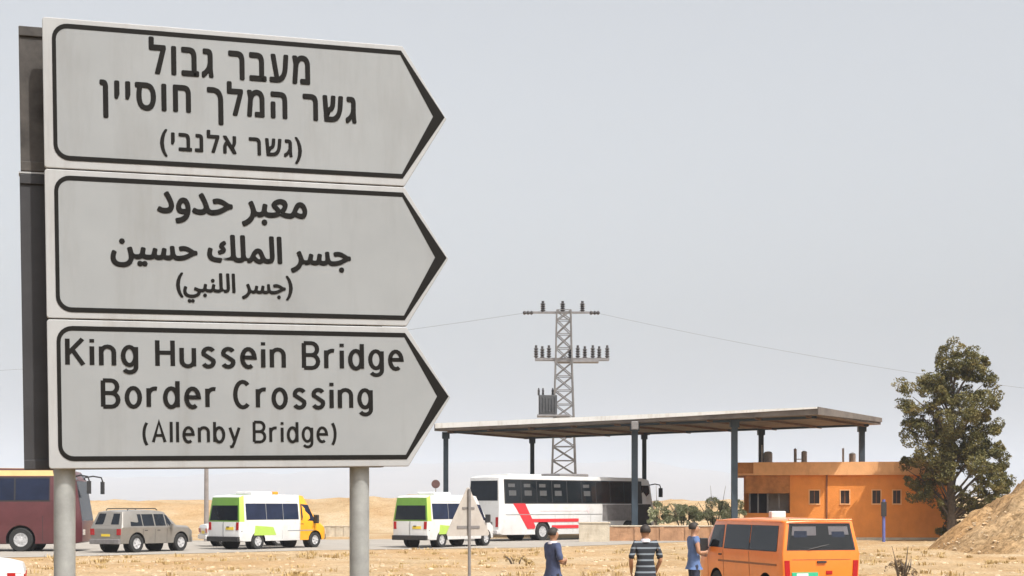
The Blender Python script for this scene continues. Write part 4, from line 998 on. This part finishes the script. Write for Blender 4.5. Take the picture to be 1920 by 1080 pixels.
# triangular warning sign, seen from behind
p=at(880,0,31); ws=empty('warning_sign',(p.x,p.y,0),R(40)); tag(ws,'grey back of a triangular warning sign on a thin post','road sign')
mb=MB(); mb.tube([(0,0,-.3),(0,0,2.28)],.032,10); mb.build('pole','galv_dark',ws,smooth=True)
zc_,s_=1.36,.46
def tri(r,y,n=5):
    P=[]
    for k_ in range(3):
        a0=math.pi/2+k_*2*math.pi/3
        for j in range(n): a=a0-.9+1.8*j/(n-1); P.append((r*math.cos(a0)*1.0+.045*math.cos(a),y,1.66+r*math.sin(a0)*1.02+.045*math.sin(a)))
    return P
mb=MB(); mb.prism(tri(.60,.038),(0,.012,0)); pl=mb.build('plate','tri_back',ws)
mb=MB(); mb.box((-.30,.028,1.46),(.30,.0375,1.52)); mb.box((-.16,.028,1.86),(.16,.0375,1.91)); mb.build('bracket','galv_dark',ws)

# ---------------------------------------------------------------- people
def skin_mesh(nodes, edges, root, sub=2):
    """nodes: name -> (pos, radius)"""
    names=list(nodes); idx={n:i for i,n in enumerate(names)}
    me=bpy.data.meshes.new('skin'); me.from_pydata([nodes[n][0] for n in names],[(idx[a],idx[b]) for a,b in edges],[])
    o=bpy.data.objects.new('skin',me); C.objects.link(o); sm=o.modifiers.new('s','SKIN'); sm.use_smooth_shade=True
    if not me.skin_vertices: return None
    for n in names:
        sv=me.skin_vertices[0].data[idx[n]]; r=nodes[n][1]; sv.radius=r if isinstance(r,tuple) else (r,r); sv.use_root=(n==root)
    ss=o.modifiers.new('d','SUBSURF'); ss.levels=sub; ss.render_levels=sub
    bake(o); return o
def person(loc, rz, sc_, pose, shirt, trousers, label, sleeve=.55, collar=None, shave=1):
    t=empty('person',(loc[0],loc[1],loc[2]),rz); t.scale=(sc_,)*3; tag(t,label,'person','people standing near the orange van')
    N={'pelvis':((0,0,.97),.125),'spine':((0,-.005,1.14),.118),'chest':((0,-.015,1.32),.135),'neckb':((0,-.01,1.465),.062),'neck':((0,.012,1.535),.056),'head':((0,.02,1.625),.088),'crown':((0,.012,1.705),.070)}
    E=[('pelvis','spine'),('spine','chest'),('chest','neckb'),('neckb','neck'),('neck','head'),('head','crown')]
    for s in (-1,1):
        k='l' if s<0 else 'r'; el,wr=pose[k]
        sh=Vector((s*.175,-.01,1.425)); el=Vector(el); wr=Vector(wr); el.x*=s; wr.x*=s; d=(wr-el).normalized(); pm=wr+d*.055; kn=wr+d*.095
        N.update({k+'sh':(sh,.066),k+'ua':(sh.lerp(el,.5),.052),k+'el':(el,.042),k+'fa':(el.lerp(wr,.4),.042),k+'wr':(wr,.028),k+'pm':(pm,.034)})
        E+=[('chest',k+'sh'),(k+'sh',k+'ua'),(k+'ua',k+'el'),(k+'el',k+'fa'),(k+'fa',k+'wr'),(k+'wr',k+'pm')]
        side=d.cross(Vector((s,0,0)))
        side=side.normalized() if side.length>.2 else Vector((0,1,0)); inw=Vector((-s,0,0))
        for i,(o_,l) in enumerate(((-.03,.07),(-.01,.082),(.01,.078),(.03,.062))):
            a=pm+side*o_+d*.03; b=a+d*l*.5+inw*.008; c=b+(d*.8+inw*.55).normalized()*l*.5
            N.update({f'{k}f{i}a':(a,.0105),f'{k}f{i}b':(b,.0095),f'{k}f{i}c':(c,.008)}); E+=[(k+'pm',f'{k}f{i}a'),(f'{k}f{i}a',f'{k}f{i}b'),(f'{k}f{i}b',f'{k}f{i}c')]
        a=wr+d*.03+side*.036; b=a+(d*.7+side*.6+inw*.3).normalized()*.04; N.update({k+'t0':(a,.012),k+'t1':(b,.0095)}); E+=[(k+'wr',k+'t0'),(k+'t0',k+'t1')]
        x=s*.088; kx,ky=x+s*.012,pose.get(k+'k',.02)
        N.update({k+'hp':((x,0,.90),.088),k+'th':((x+s*.005,ky*.5,.70),.076),k+'kn':((kx,ky,.50),.056),k+'cf':((kx,ky-.03,.34),.053),k+'an':((kx,ky-.04,.10),.036),k+'to':((kx+s*.02,ky+.13,.035),.034)})
        E+=[('pelvis',k+'hp'),(k+'hp',k+'th'),(k+'th',k+'kn'),(k+'kn',k+'cf'),(k+'cf',k+'an'),(k+'an',k+'to')]
    def shape(o, kind):
        for v in o.data.vertices:
            c=v.co
            if c.z>1.545 and kind=='body':                       # face: brow, nose, chin, ears
                c.y=.015+(c.y-.015)*1.14
                g=math.exp(-((c.x/.022)**2+((c.z-1.615)/.030)**2))
                if c.y>.03: c.y+=.028*g-.006*math.exp(-(((abs(c.x)-.032)/.015)**2+((c.z-1.635)/.014)**2))+.006*math.exp(-((c.x/.03)**2+((c.z-1.575)/.01)**2))
                e_=math.exp(-(((c.y-.005)/.018)**2+((c.z-1.618)/.028)**2))
                c.x+=math.copysign(.018,c.x)*e_*(abs(c.x)>.05)
            elif .8<c.z<1.47 and abs(c.x)<.2:
                c.y*=.82; c.x*=1.08+(.20*sstep(1.2,.98,c.z) if kind=='shirt' else 0)
    o=skin_mesh(N,E,'pelvis',1); shape(o,'body'); o.name='body'; o.data.materials.clear(); o.data.materials.append(M['skin']); o.parent=t; shade(o,180)
    def wrinkle(o):
        for v in o.data.vertices: v.co+=v.normal*(.012*noise.noise(v.co*Vector((9,9,16)))+.006*noise.noise(v.co*31)) if False else v.normal*(.013*noise.noise((v.co.x*9,v.co.y*9,v.co.z*15+sc_))+.006*noise.noise((v.co.x*26,v.co.y*26,v.co.z*34)))
    def sub(names,grow,cut=None):
        NN={n:(Vector(N[n][0]),N[n][1]+grow) for n in names}; return NN,[e for e in E if e[0] in NN and e[1] in NN]
    tn=['pelvis','spine','chest','neckb','lsh','rsh','lua','rua']+(['lel','rel'] if sleeve>.6 else [])
    NN,EE=sub(tn,.016); NN['neckb']=(NN['neckb'][0]-Vector((0,0,.015)),.070)
    NN['spine']=(NN['spine'][0],.138); NN['hem']=(Vector((0,0,.895)),.128); EE.append(('pelvis','hem')); NN['pelvis']=(NN['pelvis'][0],.150)
    o=skin_mesh(NN,EE,'pelvis',2); shape(o,'shirt'); wrinkle(o); o.name='shirt'; o.data.materials.clear(); o.data.materials.append(M[shirt]); o.parent=t; shade(o,180)
    NN,EE=sub(['spine','pelvis']+[k+n for k in 'lr' for n in ('hp','th','kn','cf','an')],.014); NN['spine']=(Vector((0,0,1.06)),.115); NN['pelvis']=(NN['pelvis'][0],.125); o=skin_mesh(NN,EE,'pelvis',2); shape(o,'tr'); o.name='trousers'; o.data.materials.clear(); o.data.materials.append(M[trousers]); o.parent=t; shade(o,180)
    for k in 'lr':
        NN,EE=sub([k+'an',k+'to'],.012); NN[k+'to']=(NN[k+'to'][0]+Vector((0,.05,0)),.042); NN[k+'an']=(NN[k+'an'][0]-Vector((0,.02,.05)),.045); o=skin_mesh(NN,EE,k+'an',2); o.name='shoe'; o.data.materials.clear(); o.data.materials.append(M['shoe']); o.parent=t; shade(o,180)
        for v in o.data.vertices: v.co.z=max(v.co.z,.002)
    mb=MB(); n1,n2=10,16; V=[]                                # hair cap, lower at the nape
    for i in range(n1+1):
        for j in range(n2):
            ph=2*math.pi*j/n2; low=.62*math.pi if math.sin(ph)<.25 else .36*math.pi; th=low*i/n1
            k_=1+.05*noise.noise((ph*2.3,th*4,sc_*7)); V.append((.095*k_*math.sin(th)*math.cos(ph),.004+.114*k_*math.sin(th)*math.sin(ph),1.655+.106*k_*math.cos(th)))
    mb.add(V,[(i*n2+j,i*n2+(j+1)%n2,(i+1)*n2+(j+1)%n2,(i+1)*n2+j) for i in range(n1) for j in range(n2)]); h=mb.build('hair','hair',t,smooth=True)
    for s in (-1,1):
        mb=MB(); mb.lathe([(.002,-.010),(.008,-.006),(.010,0),(.008,.006),(.002,.010)],8,'z',(s*.032,.106,1.636)); mb.build('eye','eye',t,smooth=True)
    if collar:
        mb=MB(); mb.lathe([(.075,1.452),(.095,1.455),(.080,1.50),(.066,1.512),(.064,1.47)],18,'z',(0,-.005,0)); mb.build('collar',collar,t,smooth=True)
    return t
down={'l':((.235,-.03,1.14),(.225,.06,.90)),'r':((.235,-.03,1.14),(.225,.06,.90))}
hips={'l':((.265,-.04,1.15),(.22,.12,.95)),'r':((.265,-.04,1.15),(.22,.12,.95))}
fold={'l':((.24,.02,1.15),(.10,.22,1.12)),'r':((.24,.02,1.15),(.08,.25,1.16))}
person((at(1037,0,24.6).x,24.6,0),R(-62),.90,fold,'navy_shirt','black_cloth','person in a dark blue top seen side on below the coach wheel',.9,'pale_collar')
person((at(1210,0,24.2).x,24.2,0),R(8),.93,hips,'stripes','black_cloth','person in a dark top with pale horizontal stripes seen from behind',.9,'pale_collar')
person((at(1301,0,27.6).x,27.6,0),R(-78),.93,fold,'blue_shirt','denim','person in a light blue shirt at the side of the orange van',.5,None)

# ---------------------------------------------------------------- haze
HAZE=True
if HAZE:
    mb=MB(); mb.box((-7200,-60,-8),(7200,12500,330)); hz=mb.build('haze','white'); hz.data.materials.clear()
    m=bpy.data.materials.new('air'); m.use_nodes=True; nt=m.node_tree
    nt.nodes.remove(nt.nodes['Principled BSDF']); pv=nt.nodes.new('ShaderNodeVolumePrincipled'); pv.inputs['Color'].default_value=(.60,.675,.79,1); pv.inputs['Density'].default_value=.00026; pv.inputs['Anisotropy'].default_value=-.1
    nt.links.new(pv.outputs[0],nt.nodes['Material Output'].inputs['Volume']); hz.data.materials.append(m); tag(hz,kind='stuff')
